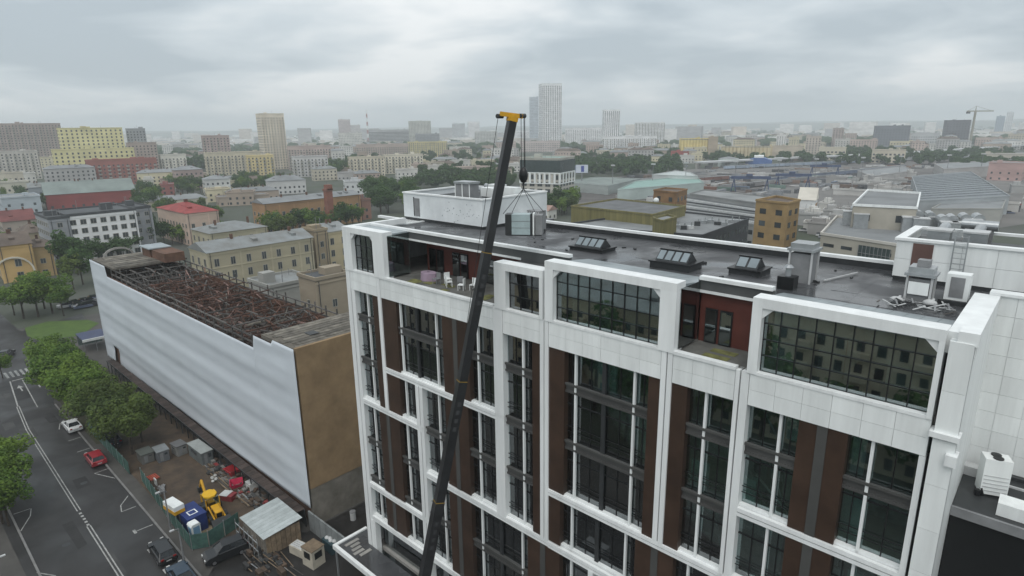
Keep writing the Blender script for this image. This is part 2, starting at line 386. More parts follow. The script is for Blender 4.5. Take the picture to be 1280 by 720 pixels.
# column B
pier(-43.12, -41.1, 25.3, T); bay(-41.1, -35.2, 25.3, T, (-40.35, -35.76), (-38.2,)); pier(-35.2, -32.2, 25.3, T, -33.7); bay(-32.2, -29.43, 25.3, T, (-31.02,))
hbar(-43.12, -28.5, 25.1)
pier(-43.12, -41.3, 21.1, 24.8); bay(-41.3, -38.98, 21.1, 24.8, (-40.2,))
vbar(-38.98, -38.55, 8.2, 24.8); vbar(-38.45, -38.05, 8.2, 24.8)
bay(-38.05, -35.2, 16.8, 24.8, (-35.85,)); pier(-35.2, -32.5, 16.85, 24.8, -33.9); bay(-32.5, -29.43, 16.8, 24.8, (-31.1,))
hbar(-38.05, -24.3, 16.55)
bay(-38.05, -35.2, 8.2, 16.25, (-35.7,)); pier(-35.2, -32.5, 8.2, 16.25, -33.95); bay(-32.5, -26.35, 8.2, 16.25, (-31.1, -26.75), (-28.96,))
# pillar C, column D
vbar(-29.43, -28.5, 16.75, 33.6)
bay(-28.5, -25.8, 16.75, T, (-26.52,)); pier(-25.8, -25.02, 16.8, T)
vbar(-25.02, -24.70, 16.75, 33.6); vbar(-24.62, -24.3, 16.75, 33.6)
pier(-26.35, -23.3, 8.2, 16.25, -24.85)
# column E
pier(-24.3, -23.0, 21.0, T); bay(-23.0, -16.75, 21.0, T, (-21.97, -17.6), (-19.75,)); pier(-16.75, -15.95, 21.0, T)
hbar(-24.3, -10.9, 20.85)
pier(-24.3, -23.28, 16.8, 20.55); bay(-23.28, -17.16, 16.8, 20.55, (-22.12, -17.8), (-20.0,)); pier(-17.16, -14.5, 8.0, 20.55, -15.77)
hbar(-24.3, -17.2, 16.5)
bay(-23.28, -17.16, 8.2, 16.25, (-22.12, -17.8), ()); vbar(-20.7, -20.3, 8.2, 16.25)
vbar(-15.95, -15.63, 21.05, T+1.8); vbar(-15.55, -15.25, 21.05, T+1.8)
member(-15.64, -15.54, 21.05, T, .3, BLACK, Y0+.2, 'shadow_joint'); member(-24.71, -24.61, 16.75, T, .3, BLACK, Y0+.2, 'shadow_joint')
# column G
pier(-15.25, -14.3, 21.05, T); bay(-14.3, -11.62, 21.05, T, (-13.1,))
bay(-14.5, -11.62, 8.2, 20.55, (-13.45,))
vbar(-11.62, -11.40, 8.2, T+1.8); vbar(-11.32, -10.9, 8.2, T+1.8)
member(-11.41, -11.31, 8.2, T, .3, BLACK, Y0+.2, 'shadow_joint')
# columns H and I
bay(-10.9, -8.3, 25.7, T, (-9.12,)); pier(-8.3, -6.08, 25.7, T, -7.2); bay(-6.08, -3.23, 25.7, T, (-5.0,))
hbar(-10.9, -3.23, 25.45)
bay(-10.9, -8.3, 21.05, 25.15, (-9.2,)); pier(-8.3, -6.08, 8.2, 25.15, -7.2); bay(-6.08, -3.23, 16.8, 25.15, (-5.05,))
hbar(-10.9, -8.3, 20.85); bay(-10.9, -8.3, 8.2, 20.55, (-9.2,)); bay(-6.08, -3.23, 8.2, 16.5, (-5.05,))
vbar(-3.23, -2.98, 8.2, T)
member(-2.98, -2.86, 4, 31.9, .4, BLACK, Y0+.25, 'shadow_joint')
# ground storey
for x in (-47.2, -38.5, -29, -24.6, -15.6, -11.2): vbar(x-.35, x+.35, 0, 7.6)
mbx('pane', GLASSD, -47, -3, YG+.5, YG+.52, .2, 7.6)
# left corner pillar
mbx('corner_pillar', WHITE2, -48.35, -47.78, Y0, Y0+.9, 0, 33.6); mbx('corner_pillar', WHITE2, -47.70, -47.2, Y0+.04, Y0+.75, 0, 33.6)
# cladding pieces: flat boxes with open joints over a grey backing
def clad(x0, x1, z0, z1, nx, rows, y=Y0, dep=.09, gap=.014, m=WHITE, back=True, name='cladding_panel'):
    if back: mbx('cladding_backing', JOINT, x0, x1, y+dep-.01, y+dep+.2, z0, z1)
    w = (x1-x0)/nx; h = (z1-z0)/rows
    for i in range(nx):
        for j in range(rows):
            mbx(name, m, x0+i*w+gap/2, x0+(i+1)*w-gap/2, y-.004*((i*7+j*3) % 3), y+dep, z0+j*h+gap/2, z0+(j+1)*h-gap/2)
clad(-47.75, -43.6, 31.82, 33.56, 3, 2, Y0+.02); clad(-43.1, -29.45, 31.82, 33.56, 9, 2, Y0+.02)
clad(-28.48, -25.04, 31.82, 33.56, 2, 2, Y0+.02); clad(-24.28, -15.97, 31.82, 33.56, 6, 2, Y0+.02)
clad(-15.23, -11.64, 31.82, 33.56, 3, 2, Y0+.02); clad(-10.88, -3.0, 31.82, 33.56, 6, 2, Y0+.02)
vbar(-43.57, -43.12, T, 33.6)
mbx('ledge', WHITE2, -43.1, -29.45, Y0-.06, Y0+.35, 33.565, 33.75); mbx('ledge', WHITE2, -15.23, -11.64, Y0-.06, Y0+.35, 33.565, 33.75)
for x0, x1 in ((-47.75, -43.6), (-28.48, -25.04), (-24.28, -15.97), (-10.88, -3.0)): mbx('ledge', WHITE2, x0, x1, Y0-.02, Y0+.35, 33.565, 33.72)
# right pilaster with panels
clad(-2.84, XR, 0, 37.3, 1, 17, Y0-.25, .12)
mbx('pilaster_side', WHITE, -2.84, XR, Y0-.05, Y0+.78, 0, 37.28)
mbx('pilaster_cap', WHITE2, -2.98, XR+.10, Y0-.42, Y0+.3, 33.0, 33.25); mbx('pilaster_cap', WHITE2, XR-.28, XR+.13, Y0-.5, Y0+.2, 31.9, 32.4)
# ---- top storey frames
def top_frame(x0, x1, ztop, gx0, gx1, nx, nz, deep=2.7, brace=True):
    b = .5
    mbx('frame_beam', WHITE2, x0, x1, Y0-.05, Y0+.95, ztop-b, ztop)
    mbx('frame_post', WHITE2, x0, gx0, Y0-.05, Y0+.9, 33.6, ztop-b)
    mbx('frame_post', WHITE2, gx1, x1, Y0-.05, Y0+.9, 33.6, ztop-b)
    w = (gx1-gx0)/nx; h = (ztop-b-33.72)/nz
    for i in range(nx):
        for j in range(nz):
            mbx('pane', GLASSD, gx0+i*w+.02, gx0+(i+1)*w-.02, Y0+.42, Y0+.44, 33.72+j*h+.02, 33.72+(j+1)*h-.02)
    for i in range(nx+1): mbx('muntin', BLACK, gx0+i*w-.022, gx0+i*w+.022, Y0+.36, Y0+.41, 33.72, ztop-b)
    for j in range(1, nz): mbx('muntin', BLACK, gx0, gx1, Y0+.35, Y0+.40, 33.72+j*h-.022, 33.72+j*h+.022)
    if brace:
        for s, x in ((1, gx0), (-1, gx1)):
            MB().extr([(x-ox, ztop-b), (x+s*.55-ox, ztop-b), (x-ox, ztop-b-.55)], Y0+.05-oy, Y0+.32-oy, 'y').build('corner_brace', WHITE2, OB)
    mbx('storey_back', INTER, x0+.2, x1-.2, Y0+2.75, Y0+2.85, 33.6, 36.5)
    for i in range(4): 
        xx = rr.uniform(gx0, gx1-1); mbx('partition', rr.choice((LGREY, CONC, REDB, GREY)), xx, xx+rr.uniform(.2, 1.4), Y0+rr.uniform(1.2, 2.4), Y0+2.6, 33.6, 33.6+rr.uniform(1, 3))
top_frame(-48.3, -42.2, 37.6, -47.0, -43.75, 4, 3, brace=True)
mbx('frame_post', WHITE2, -48.3, -47.9, Y0+.9, 36, 33.6, 34.2); mbx('frame_beam', WHITE2, -48.3, -47.75, Y0+.95, 36.5, 37.1, 37.6)
mbx('frame_roof', SEAM, -47.74, -42.2, Y0+.95, 32.45, 37.3, 37.42)
top_frame(-29.2, -24.75, 36.95, -28.1, -25.05, 3, 3, brace=False)
mbx('frame_roof', FASCIA, -29.1, -24.8, Y0+.95, 32.45, 36.5, 36.6)
top_frame(-24.58, -15.2, 37.65, -23.9, -16.2, 9, 4)
top_frame(-11.05, -3.0, 37.65, -10.55, -3.22, 9, 4)
# seamed metal roofs behind the big frames
for x0, x1, yb in ((-24.5, -15.2, 34.4), (-11.0, -3.05, 33.9)):
    n = int((x1-x0)/.62)
    for i in range(n):
        w = (x1-x0)/n; a = x0+i*w
        MB().extr([(Y0+.96-oy, 37.45), (yb-oy, 37.0), (yb-oy, 36.9), (Y0+.96-oy, 37.3)], a+.01-ox, a+w-.01-ox, 'x').build('roof_tray', SEAM, OB)
        mbx('seam', SEAM, a-.02, a+.02, Y0+1.0, Y0+1.02, 37.45, 37.5) if i == 0 else None
# terrace storey: recessed wall, soffit, fascia and white parapet
for x0, x1, yw in ((-42.2, -29.2, 34.4), (-15.2, -11.05, 32.7)):
    mbx('terrace_floor', mat('terrace_paving', (.13, .13, .12), .7, .25, .8), x0, x1, Y0+.3, yw, 33.5, 33.6)
    mbx('terrace_soffit', DARK, x0, x1, 32.45, yw+.2, 36.62, 36.72)
    mbx('terrace_wall', REDB, x0, x1, yw, yw+.2, 33.6, 36.62)
    n = max(2, round((x1-x0)/1.1))
    for i in range(n):
        a = x0+.3+i*(x1-x0-.6)/n; b = a+(x1-x0-.6)/n
        if i in (2, 5, 6, 9): continue
        mbx('terrace_window', BLACK, a+.08, b-.08, yw-.10, yw-.02, 33.62, 35.7); mbx('pane', GLASSD, a+.14, b-.14, yw-.13, yw-.11, 33.72, 35.6)
    mbx('glass_screen', GLASSD, x0+.02, x0+.05, Y0+.4, 32.4, 33.75, 37.3); 
    for k in range(int((x1-x0)*.7)): xx = x0+1+rr.uniform(0, x1-x0-2.5); yy = Y0+rr.uniform(.5, 2.0); mbx('floor_mat', mat('olive_mat', (.16, .16, .06), .9, .3, 2), xx, xx+rr.uniform(.6, 1.5), yy, yy+rr.uniform(.4, 1.0), 33.6, 33.62+k*.002)
    mbx('fascia', FASCIA, x0-.1, x1+.1, 32.45, 32.62, 36.78, 37.38); mbx('fascia_trim', WHITE2, x0-.1, x1+.1, 32.40, 32.62, 36.62, 36.775)
mbx('parapet_cap', WHITE2, -47.7, -24.6, 32.3, 32.72, 37.385, 37.6); mbx('fascia', FASCIA, -47.7, -42.31, 32.45, 32.62, 36.9, 37.38); mbx('fascia', FASCIA, -29.09, -24.6, 32.45, 32.62, 36.6, 37.38)
mbx('parapet_cap', WHITE2, -15.19, -11.06, 32.3, 32.72, 37.385, 37.6)
# roof sheet
mbx('roof', ROOF, -51.6, XR-.3, 32.63, 43.95, ZR-.3, ZR)
for k in range(47):
    x = -50.8+k*1.02
    if x < -39.7: continue
    mbx('membrane_strip', ROOF, x, x+1.06, 34.45+.02*(k % 3) if x < -15 or x > -11.2 else 32.75, 43.84, ZR, ZR+.008+.005*(k % 2))
for k in range(14): xx = rp0.uniform(-37, -8); yy = rp0.uniform(35, 42); mbx('roof_patch', ROOF, xx, xx+rp0.uniform(.5, 2), yy, yy+rp0.uniform(.4, 1.2), ZR+.014, ZR+.022)
mbx('roof', ROOF, -51.6, -39.0, 43.96, 48.6, ZR-.3, ZR-.002)
mbx('parapet_cap', WHITE2, -39.2, -7.4, 43.85, 44.3, 37.3, 37.5); mbx('parapet', DARK, -39.2, -7.4, 43.9, 44.2, ZR, 37.298)
mbx('parapet_cap', WHITE2, -52.0, -47.9, 36.2, 36.6, 37.3, 37.52); mbx('parapet_cap', WHITE2, -48.3, -47.75, 32.7, 36.2, 37.3, 37.55)
# right parapet, thick and white, with its step
mbx('parapet', WHITE2, -3.0, XR+.05, Y0+.3, 38.0, 36.6, 37.55)
mbx('parapet', WHITE2, -2.6, XR+.1, Y0-.2, Y0+1.2, 37.2, 37.75)
# wing to the right, set back
for i in range(7):
    for j in range(9):
        mbx('cladding_panel', WHITE, -2.3+i*1.05+.006, -2.3+(i+1)*1.05-.006, 38.0, 38.1, 28.3+j*1.03+.006, 28.3+(j+1)*1.03-.006)
mbx('wing_wall', JOINT, -2.3, 9, 38.08, 38.6, 10, 37.5)
mbx('parapet_cap', WHITE2, -2.4, 9, 37.9, 38.7, 37.56, 37.7)
mbx('wing_roof', ROOF, -2.3, 9, 38.61, 44, 36.6, 36.9)
mbx('low_roof', DARK, -1.99, 9, 33.0, 37.99, 27.7, 28.1); mbx('low_roof_edge', GREY, -1.99, 9, 32.85, 33.0, 27.75, 28.22)
mbx('low_wall', BLACK, -1.99, 9, 33.05, 33.3, 0, 27.69)
mbx('wall_base', DARK, -1.99, 9, 37.7, 37.995, 28.105, 28.29)
mbx('roof_light', WHITE, -.35, 5, 33.6, 34.6, 28.11, 28.75); mbx('duct_cover', LGREY, -2, -1.3, 36.8, 37.4, 28.11, 28.6); mbx('pipe', LGREY, -.6, 6, 36.4, 36.5, 28.3, 28.4)
# stair house on the right end of the roof
sx0, sx1, sy0, sy1 = -7.35, 7.0, 41.4, 47.0
clad(sx0, sx1, ZR+.25, 39.3, 9, 2, sy0, .1); clad_base = mbx('stair_base', DARK, sx0+.05, sx1, sy0+.03, sy0+.3, ZR, ZR+.25)
mbx('stair_wall', WHITE, sx0, sx0+.3, sy0+.12, sy1, ZR+.2, 39.3); mbx('stair_roof', DARK, sx0+.3, sx1, sy0+.3, sy1, 38.6, 38.8)
mbx('stair_cap', WHITE2, sx0-.1, sx1, sy0-.1, sy0+.4, 39.305, 39.45); mbx('stair_cap', WHITE2, sx0-.1, sx0+.4, sy0+.405, sy1, 39.305, 39.45); mbx('stair_cap', WHITE2, sx0+.4, sx1, sy1-.4, sy1, 39.3, 39.45)
mbx('stair_door', mat('door_brown', (.12, .07, .06), .6), -6.5, -5.5, sy0-.05, sy0-.006, ZR+.26, ZR+2.3)
mbx('stair_door', REDB, .3, 1.5, sy0-.05, sy0-.006, ZR+.4, ZR+1.6)
for s in (-4.55, -3.95): mbx('ladder_rail', GALV, s-.03, s+.03, sy0-.25, sy0-.19, ZR+.3, 39.9)
for k in range(10): mbx('ladder_rung', GALV, -4.52, -3.98, sy0-.24, sy0-.20, ZR+.5+k*.3, ZR+.53+k*.3)
# penthouse on the left end of the roof
PX0, PX1, PY0, PY1, PZ = -51.2, -39.6, 38.95, 48.2, 39.6
PW = mat('stained_white', (.76, .79, .80), .6, .1, .5, col2=(.60, .63, .64), detail=7.0)
for i in range(10): mbx('cladding_panel', PW, PX0+i*1.16+.004, PX0+(i+1)*1.16-.004, PY0, PY0+.2, ZR+.3, PZ)
for i in range(8): mbx('cladding_panel', PW, PX1-.2, PX1, PY0+.2+i*1.13+.004, PY0+.2+(i+1)*1.13-.004, ZR+.3, PZ)
mbx('penthouse_base', DARK, PX0+.05, PX1-.05, PY0+.05, PY1, ZR, ZR+.298); mbx('penthouse_wall', PW, PX0, PX0+.2, PY0+.2, PY1, ZR+.3, PZ); mbx('penthouse_wall', PW, PX0+.2, PX1-.2, PY1-.2, PY1, ZR+.3, PZ)
mbx('penthouse_roof', DARK, PX0+.2, PX1-.2, PY0+.2, PY1-.2, PZ-.7, PZ-.55)
for a in ((PX0-.08, PX1+.08, PY0-.08, PY0+.3), (PX0-.08, PX0+.3, PY0+.3, PY1), (PX1-.3, PX1+.08, PY0+.3, PY1), (PX0+.3, PX1-.3, PY1-.3, PY1)): mbx('penthouse_cap', WHITE2, a[0], a[1], a[2], a[3], PZ+.002, PZ+.14)
dr = mbx('penthouse_door', GREY, -49.4, -48.6, PY0-.06, PY0-.006, ZR+.5, ZR+2.3)
mbx('door_frame', DARK, -49.5, -49.41, PY0-.08, PY0-.006, ZR+.5, ZR+2.4)
rp = random.Random(5)
for k in range(34):
    x = rp.gauss(-43.0, 1.9); z = rp.gauss(38.15, .38); w = rp.uniform(.05, .16)
    if PX0+.5 < x < PX1-.4: mbx('wall_patch', mat('patch_grey', (.42, .45, .47), .8), x, x+w, PY0-.006, PY0-.001, z, z+rp.uniform(.05, .14))
# gantry canopy over the entrance on the left
mbx('canopy', ROOF, -50.4, -40.0, 27.3, 29.7, 4.1, 4.35); mbx('canopy', ROOF, -50.4, -48.4, 29.7, 31.0, 4.1, 4.35)
mbx('canopy_edge', WHITE2, -50.75, -40.0, 26.95, 27.3, 4.0, 4.5); mbx('canopy_edge', WHITE2, -50.75, -50.4, 27.3, 31.0, 4.0, 4.5)
for k in range(5): mbx('canopy_slab', CONC, -49.9+k*.6, -49.5+k*.6, 27.6+rp.uniform(0, .5), 28.6+rp.uniform(0, .8), 4.36, 4.42)
for x in (-50.5, -44.5): mbx('canopy_post', GALV, x, x+.15, 27.05, 27.2, 0, 4.0)
# ------------------------------------------------------------------ things on the roof
SKYP = mat('skylight_pane', (.22, .26, .28), .2, .1, .8, spec=.7, rnd=.08)
def skylight(x0, x1, y0, n, label, big=1.0):
    w = x1-x0; t = root('roof_skylight', label, 'skylight', ((x0+x1)/2, y0+.9, ZR), group='skylights on the black roof')
    h = .42*big
    MB().box(-w/2, w/2, -.9, .9, 0, h).build('curb', DARK, t)
    MB().box(-w/2-.08, w/2+.08, -.98, .98, h, h+.1).build('curb_flashing', BLACK, t)
    a = w/2-.28; top = h+.74
    MB().extr([(-.72, h+.1), (.72, h+.1), (0, top)], -a, a, 'x').build('ridge_body', DARK, t)
    pw = 2*a/n; sl = Vector((0, .72, top-h-.1)); 
    for s in (-1, 1):
        for i in range(n):
            b = MB(); x_0 = -a+i*pw+.07; x_1 = x_0+pw-.14
            P = [Vector((x, s*-.72, h+.1))+Vector((0, s*.72*q, (top-h-.1)*q))+Vector((0, -s*.028, .022)) for x, q in ((x_0, .14), (x_1, .14), (x_1, .9), (x_0, .9))]
            Q = [p+Vector((0, s*.04, -.03)) for p in P]
            b.v = [tuple(p) for p in P+Q]; b.f = [(0, 1, 2, 3), (7, 6, 5, 4), (0, 4, 5, 1), (1, 5, 6, 2), (2, 6, 7, 3), (3, 7, 4, 0)]
            b.build('pane', SKYP, t)
    MB().box(-a-.03, a+.03, -.06, .06, top-.03, top+.06).build('ridge_cap', BLACK, t)
skylight(-27.9, -24.95, 36.7, 4, 'four-paned ridge skylight on black roof, on the lowest kerb of the three', .5)
skylight(-20.1, -17.3, 35.2, 4, 'four-paned ridge skylight on tall black kerb beside the seamed metal roof', .95)
skylight(-15.4, -13.45, 36.8, 2, 'small two-paned ridge skylight on black roof beside the vent stacks', .7)
def vent_stack(x, y, w, h, label):
    t = root('vent_stack', label, 'vent', (x, y, ZR), group=None)
    MB().box(-w/2, w/2, -w/2, w/2, 0, h).build('shaft', GREY, t)
    for sx in (-1, 1):
        for sy in (-1, 1): MB().box(sx*(w/2+.04)-.05, sx*(w/2+.04)+.05, sy*(w/2+.04)-.05, sy*(w/2+.04)+.05, 0, h+.15).build('post', LGREY, t)
    MB().box(-w/2-.18, w/2+.18, -w/2-.18, w/2+.18, h+.15, h+.3).build('hood', GALV, t)
    MB().box(-w/2-.05, w/2+.05, -w/2-.05, w/2+.05, h+.3, h+.6).build('hood_top', GALV, t)
    return t
vent_stack(-11.25, 37.6, 1.15, 1.75, 'tall grey vent stack with galvanised hood and white corner posts on black roof')
t = root('roof_duct', 'short black duct box topped by a small mushroom vent beside tall stack', 'vent', (-11.3, 35.3, ZR))
MB().box(-.45, .45, -.4, .4, 0, .75).build('box', BLACK, t); MB().tube((0, 0, .75), (0, 0, 1.25), .16, n=10).build('pipe', GALV, t); MB().tube((0, 0, 1.25), (0, 0, 1.4), .28, .12, 10).build('cap', GALV, t)
t = vent_stack(-5.2, 36.9, 1.0, 1.3, 'tall hooded vent with white panel near the stair house door')
MB().box(-.45, .45, -.62, -.56, .5, 1.15).build('white_panel', WHITE, t); MB().box(-.25, .3, -.3, .25, 1.91, 2.25).build('hood_box', GREY, t)
t = root('vent_cabinet', 'narrow white louvred cabinet under the roof ladder', 'vent', (-3.7, 37.7, ZR))
MB().box(-.5, .5, -.4, .4, .25, 1.6).build('cabinet', WHITE, t); MB().box(-.3, .3, -.43, -.405, .4, 1.45).build('louvre', GREY, t); MB().box(-.7, .7, -.6, .6, 0, .25).build('plinth', DARK, t)
rs = random.Random(11)
for k in range(30):
    x = rs.uniform(-6.8, -3.5); y = rs.uniform(34.6, 36.2); a = rs.uniform(0, 3.1); L = rs.uniform(.4, 1.1)
    o = beam('metal_offcut', rs.choice((LGREY, GREY, DARK, RUST2, DARK)), None, (x, y, ZR+.08+.02*k/4), (x+L*math.cos(a), y+L*math.sin(a), ZR+.1+rs.uniform(0, .25)), .075, .03)
    tag(o, 'loose metal offcut in the scrap heap on the black roof edge', 'scrap', 'scrap offcuts on the roof')
for k, (x, y) in enumerate(((-6.0, 35.9), (-4.6, 36.3))):
    t = root('rubble_sack', ('white' if k == 0 else 'pale')+' rubble sack slumped '+('below the hooded vent' if k == 0 else 'beside the louvred cabinet'), 'sack', (x, y, ZR))
    MB().ball((0, 0, .16), .34, .25, .2, 10, 6).build('bag', LGREY, t, smooth=True); MB().tube((.1, 0, .3), (.15, .05, .42), .09, .05).build('tied_neck', LGREY, t)
for k in range(26):
    x = rs.uniform(-37, -8); y = rs.uniform(35.2, 42.5); s = rs.uniform(.08, .2)
    o = put('roof_litter', unit(DARK), None, (x, y, ZR+s*.35), (0, 0, rs.uniform(0, 3)), (s*2.2, s, s*.7)); tag(o, 'small dark scrap lying on the black roof', 'scrap', 'small scraps on the roof')
beam('drain_pipe', LGREY, OB, (-10.2-ox, 38.2-oy, ZR+.08), (-9.2-ox, 41.5-oy, ZR+.12), .07)
# units on the penthouse roof
t = root('rooftop_vent', 'boxy grey vent with white edges rising above the stained penthouse wall', 'vent', (-42.9, 40.2, PZ-.05))
MB().box(-1.0, 1.0, -.6, .6, 0, 1.35).build('shaft', GREY, t); MB().box(-1.1, 1.1, -.7, .7, 1.35, 1.55).build('hood', GALV, t)
for x in (-1.02, -.05, .94): MB().box(x, x+.09, -.64, -.605, 0, 1.35).build('edge_trim', WHITE, t)
for k, (x, y) in enumerate(((-42.5, 43.0), (-41.2, 44.6), (-44.5, 46))):
    t = root('air_handler', ('white air handler on penthouse roof behind the boxy grey vent', 'white air handler at the right corner of the penthouse roof', 'white air handler at the rear of the penthouse roof')[k], 'air handler', (x, y, PZ-.25))
    MB().box(-.9, .9, -.5, .5, .1, .95).build('casing', WHITE, t); MB().tube((-.9, 0, .6), (-1.7, 0, .75), .25, n=10).build('duct', GALV, t); MB().box(-.8, .8, -.45, .45, 0, .1).build('base', DARK, t)
# air conditioner on the roof near the hanging load, and a second pair on the low roof
def cond(x, y, z, h, label, fans=2, rz=0):
    t = root('condenser_unit', label, 'air conditioner', (x, y, z), rz)
    MB().box(-.55, .55, -.4, .4, .12, h).build('casing', WHITE, t)
    for k in range(fans):
        MB().tube((0, -.18+.36*k if fans > 1 else 0, h), (0, -.18+.36*k if fans > 1 else 0, h+.05), .22, n=14).build('fan', BLACK, t)
    for sx in (-.45, .45): MB().box(sx-.05, sx+.05, -.4, .4, 0, .12).build('foot', DARK, t)
    for k in range(5): MB().box(-.5, .5, -.42, -.402, .3+k*.2, .34+k*.2).build('louvre', LGREY, t)
    return t
cond(-.75, 35.6, 28.1, 2.0, 'tall white condenser with two black roof fans on the low dark roof', 2, R(20))
t = root('hose_reel', 'black coiled hose beside the tall white condenser', 'hose', (-1.2, 35.0, 28.1)); MB().tube((0, 0, 0), (0, 0, .3), .14).tube((.2, .1, 0), (.1, .1, .4), .07).build('coil', BLACK, t)
t = root('roof_condenser', 'grey finned condenser with open frame standing by the penthouse corner', 'air conditioner', (-35.4, 41.6, ZR))
MB().box(-.7, .7, -.5, .5, .2, 1.9).build('casing', GREY, t)
for k in range(6): MB().box(-.68+k*.26, -.60+k*.26, -.53, -.505, .3, 1.8).build('fin', LGREY, t)
for x in (-.6, .6): MB().box(x-.06, x+.06, -.5, .5, 0, .2).build('foot', DARK, t)
# terrace furniture
t = root('covered_table', 'low table under a mauve cloth on the open terrace', 'table', (-39.2, 32.0, 33.6)); t.scale = (.75, .75, .85)
cl = MB(); prof = [(1.2, .02), (1.1, .75), (1.05, .8), (.2, .82)]
for i in range(12):
    a0, a1 = 2*math.pi*i/12, 2*math.pi*(i+1)/12
    for (r0, z0), (r1, z1) in zip(prof, prof[1:]):
        k0 = 1+.08*math.sin(3*a0*1.0)*(1-z0); k1 = 1+.08*math.sin(3*a1)*(1-z0)
        cl.quad((r0*k0*math.cos(a0), .7*r0*k0*math.sin(a0), z0), (r0*k1*math.cos(a1), .7*r0*k1*math.sin(a1), z0), (r1*k1*math.cos(a1), .7*r1*k1*math.sin(a1), z1), (r1*k0*math.cos(a0), .7*r1*k0*math.sin(a0), z1))
cl.build('cloth', mat('mauve_cloth', (.33, .25, .32), .9), t); MB().tube((0, 0, 0), (0, 0, .8), .1).build('pedestal', DARK, t)
def chair(x, y, rz, m, label):
    t = root('terrace_chair', label, 'chair', (x, y, 33.6), rz, 'chairs on the terrace')
    MB().box(-.25, .25, -.25, .25, .42, .47).build('seat', m, t); MB().box(-.25, .25, .21, .26, .47, .95).build('backrest', m, t)
    for sx in (-.22, .22):
        for sy in (-.22, .22): MB().box(sx-.02, sx+.02, sy-.02, sy+.02, 0, .42).build('leg', m, t)
for k in range(6): chair(-37.6+k*.75, 31.5+(k % 2)*.6, k*1.3, WHITE if k % 3 else GREY, 'white garden chair on the open terrace' if k % 3 else 'grey garden chair on the open terrace')
# ------------------------------------------------------------------ mobile crane: boom, cables, hook, hanging unit
LOAD = G(646, 296, 38.75)
TIP = onY(641, 145, LOAD.y)
BASE = G(496, 902, 2.2)
CB = mat('boom_black', (.022, .023, .025), .35, .25, .8, spec=.5)
t = root('mobile_crane', 'mobile crane with long black telescopic boom and yellow boom head', 'crane', (BASE.x, BASE.y, 0))
def L(p): return Vector(p)-Vector((BASE.x, BASE.y, 0))
bd = (TIP-BASE); n_s = 5
for k in range(n_s):
    a = BASE+bd*(k/n_s if k else 0); b = BASE+bd*((k+1)/n_s)
    w = .76-.055*k
    s = beam('boom_section', CB, t, L(a), L(b), w*.86, w)
    if k: beam('boom_collar', mat('collar_yellow', (.30, .19, .03), .6), t, L(a-bd.normalized()*.03), L(a+bd.normalized()*.05), w*.93, w*1.05)
rw = random.Random(2)
side = bd.cross(Vector((0, 0, 1))).normalized(); up = side.cross(bd).normalized()
LET = mat('boom_lettering', (.05, .052, .055), .6)
for k in (1, 2, 3):                # worn pale lettering blocks on the boom flank
    for j in range(4):
        q = BASE+bd*((k+.62)/n_s)+bd.normalized()*j*.62
        w = .76-.055*k
        c0 = q-up*(w*.5+.004)*-1 if False else q
        for sgn in (-1, 1):
            p_ = q+Vector((0, 0, 0))
            beam('boom_mark', LET, t, L(q+side*sgn*(w*.435)-bd.normalized()*.16), L(q+side*sgn*(w*.435)+bd.normalized()*.16), .02, w*.4)
head = MB()
hd = t
u = bd.normalized(); hz = Vector((side.x, side.y, 0)).normalized()
acr = Vector((_r[0], _r[1], 0)).normalized()      # jib head sheaves sit to both sides of the boom
beam('boom_head', YELLOW, hd, L(TIP-acr*.85+Vector((0, 0, .16))), L(TIP+acr*.66-Vector((0, 0, .04))), .36, .28)
beam('boom_head', YELLOW, hd, L(TIP-u*.35), L(TIP+u*.05), .56, .58)
for s in (-.85, .62): MB().tube(L(TIP+acr*s+Vector((0, .25, 0))), L(TIP+acr*s-Vector((0, .25, 0))), .15, n=12).build('sheave', DARK, hd)
HX = TIP+acr*.66
HOOK = Vector((HX.x, HX.y, 42.9))
for dx_, dy_ in ((-.12, 0), (0, .1), (.12, 0)): MB().tube(L(HX+acr*dx_+Vector((0, dy_, 0))), L(HOOK+acr*dx_+Vector((0, dy_, .3))), .022, n=5).build('hoist_cable', BLACK, hd)
MB().tube(L(TIP-acr*.95), L(BASE+bd*.42+side*-.3-up*.2), .02, n=5).build('hoist_cable', BLACK, hd)
hb = MB(); hb.ball(L(HOOK), .34, .28, .55, 10, 6).build('hook_block', BLACK, hd, smooth=True)
MB().tube(L(HOOK-Vector((0, 0, .5))), L(HOOK-Vector((0, 0, .95))), .06).build('hook', DARK, hd)
LC = Vector((HOOK.x, HOOK.y, 38.75))
for sx in (-1.1, 1.1):
    for sy in (-.45, .45): MB().tube(L(HOOK-Vector((0, 0, .9))), L(LC+acr*sx+Vector((0, sy, 1.6))), .02, n=5).build('sling', BLACK, hd)
# carrier under the boom
MB().box(-1.4, 1.4, -6, 3.2, .9, 1.5).build('chassis', GREY, t); MB().box(-1.3, 1.3, -7.6, -6.05, .8, 2.9).build('cab', GREY, t); MB().box(-1.1, 1.1, -1.2, 1.6, 1.5, 2.6).build('turntable', DARK, t); MB().box(-1.2, 1.2, -7.66, -7.61, 1.8, 2.7).build('windscreen', GLASSD, t)
for y in (-5, -3.4, .6, 2.2):
    for s in (-1, 1): MB().tube((s*1.05, y, .6), (s*1.4, y, .6), .6, n=16).build('wheel', BLACK, t)
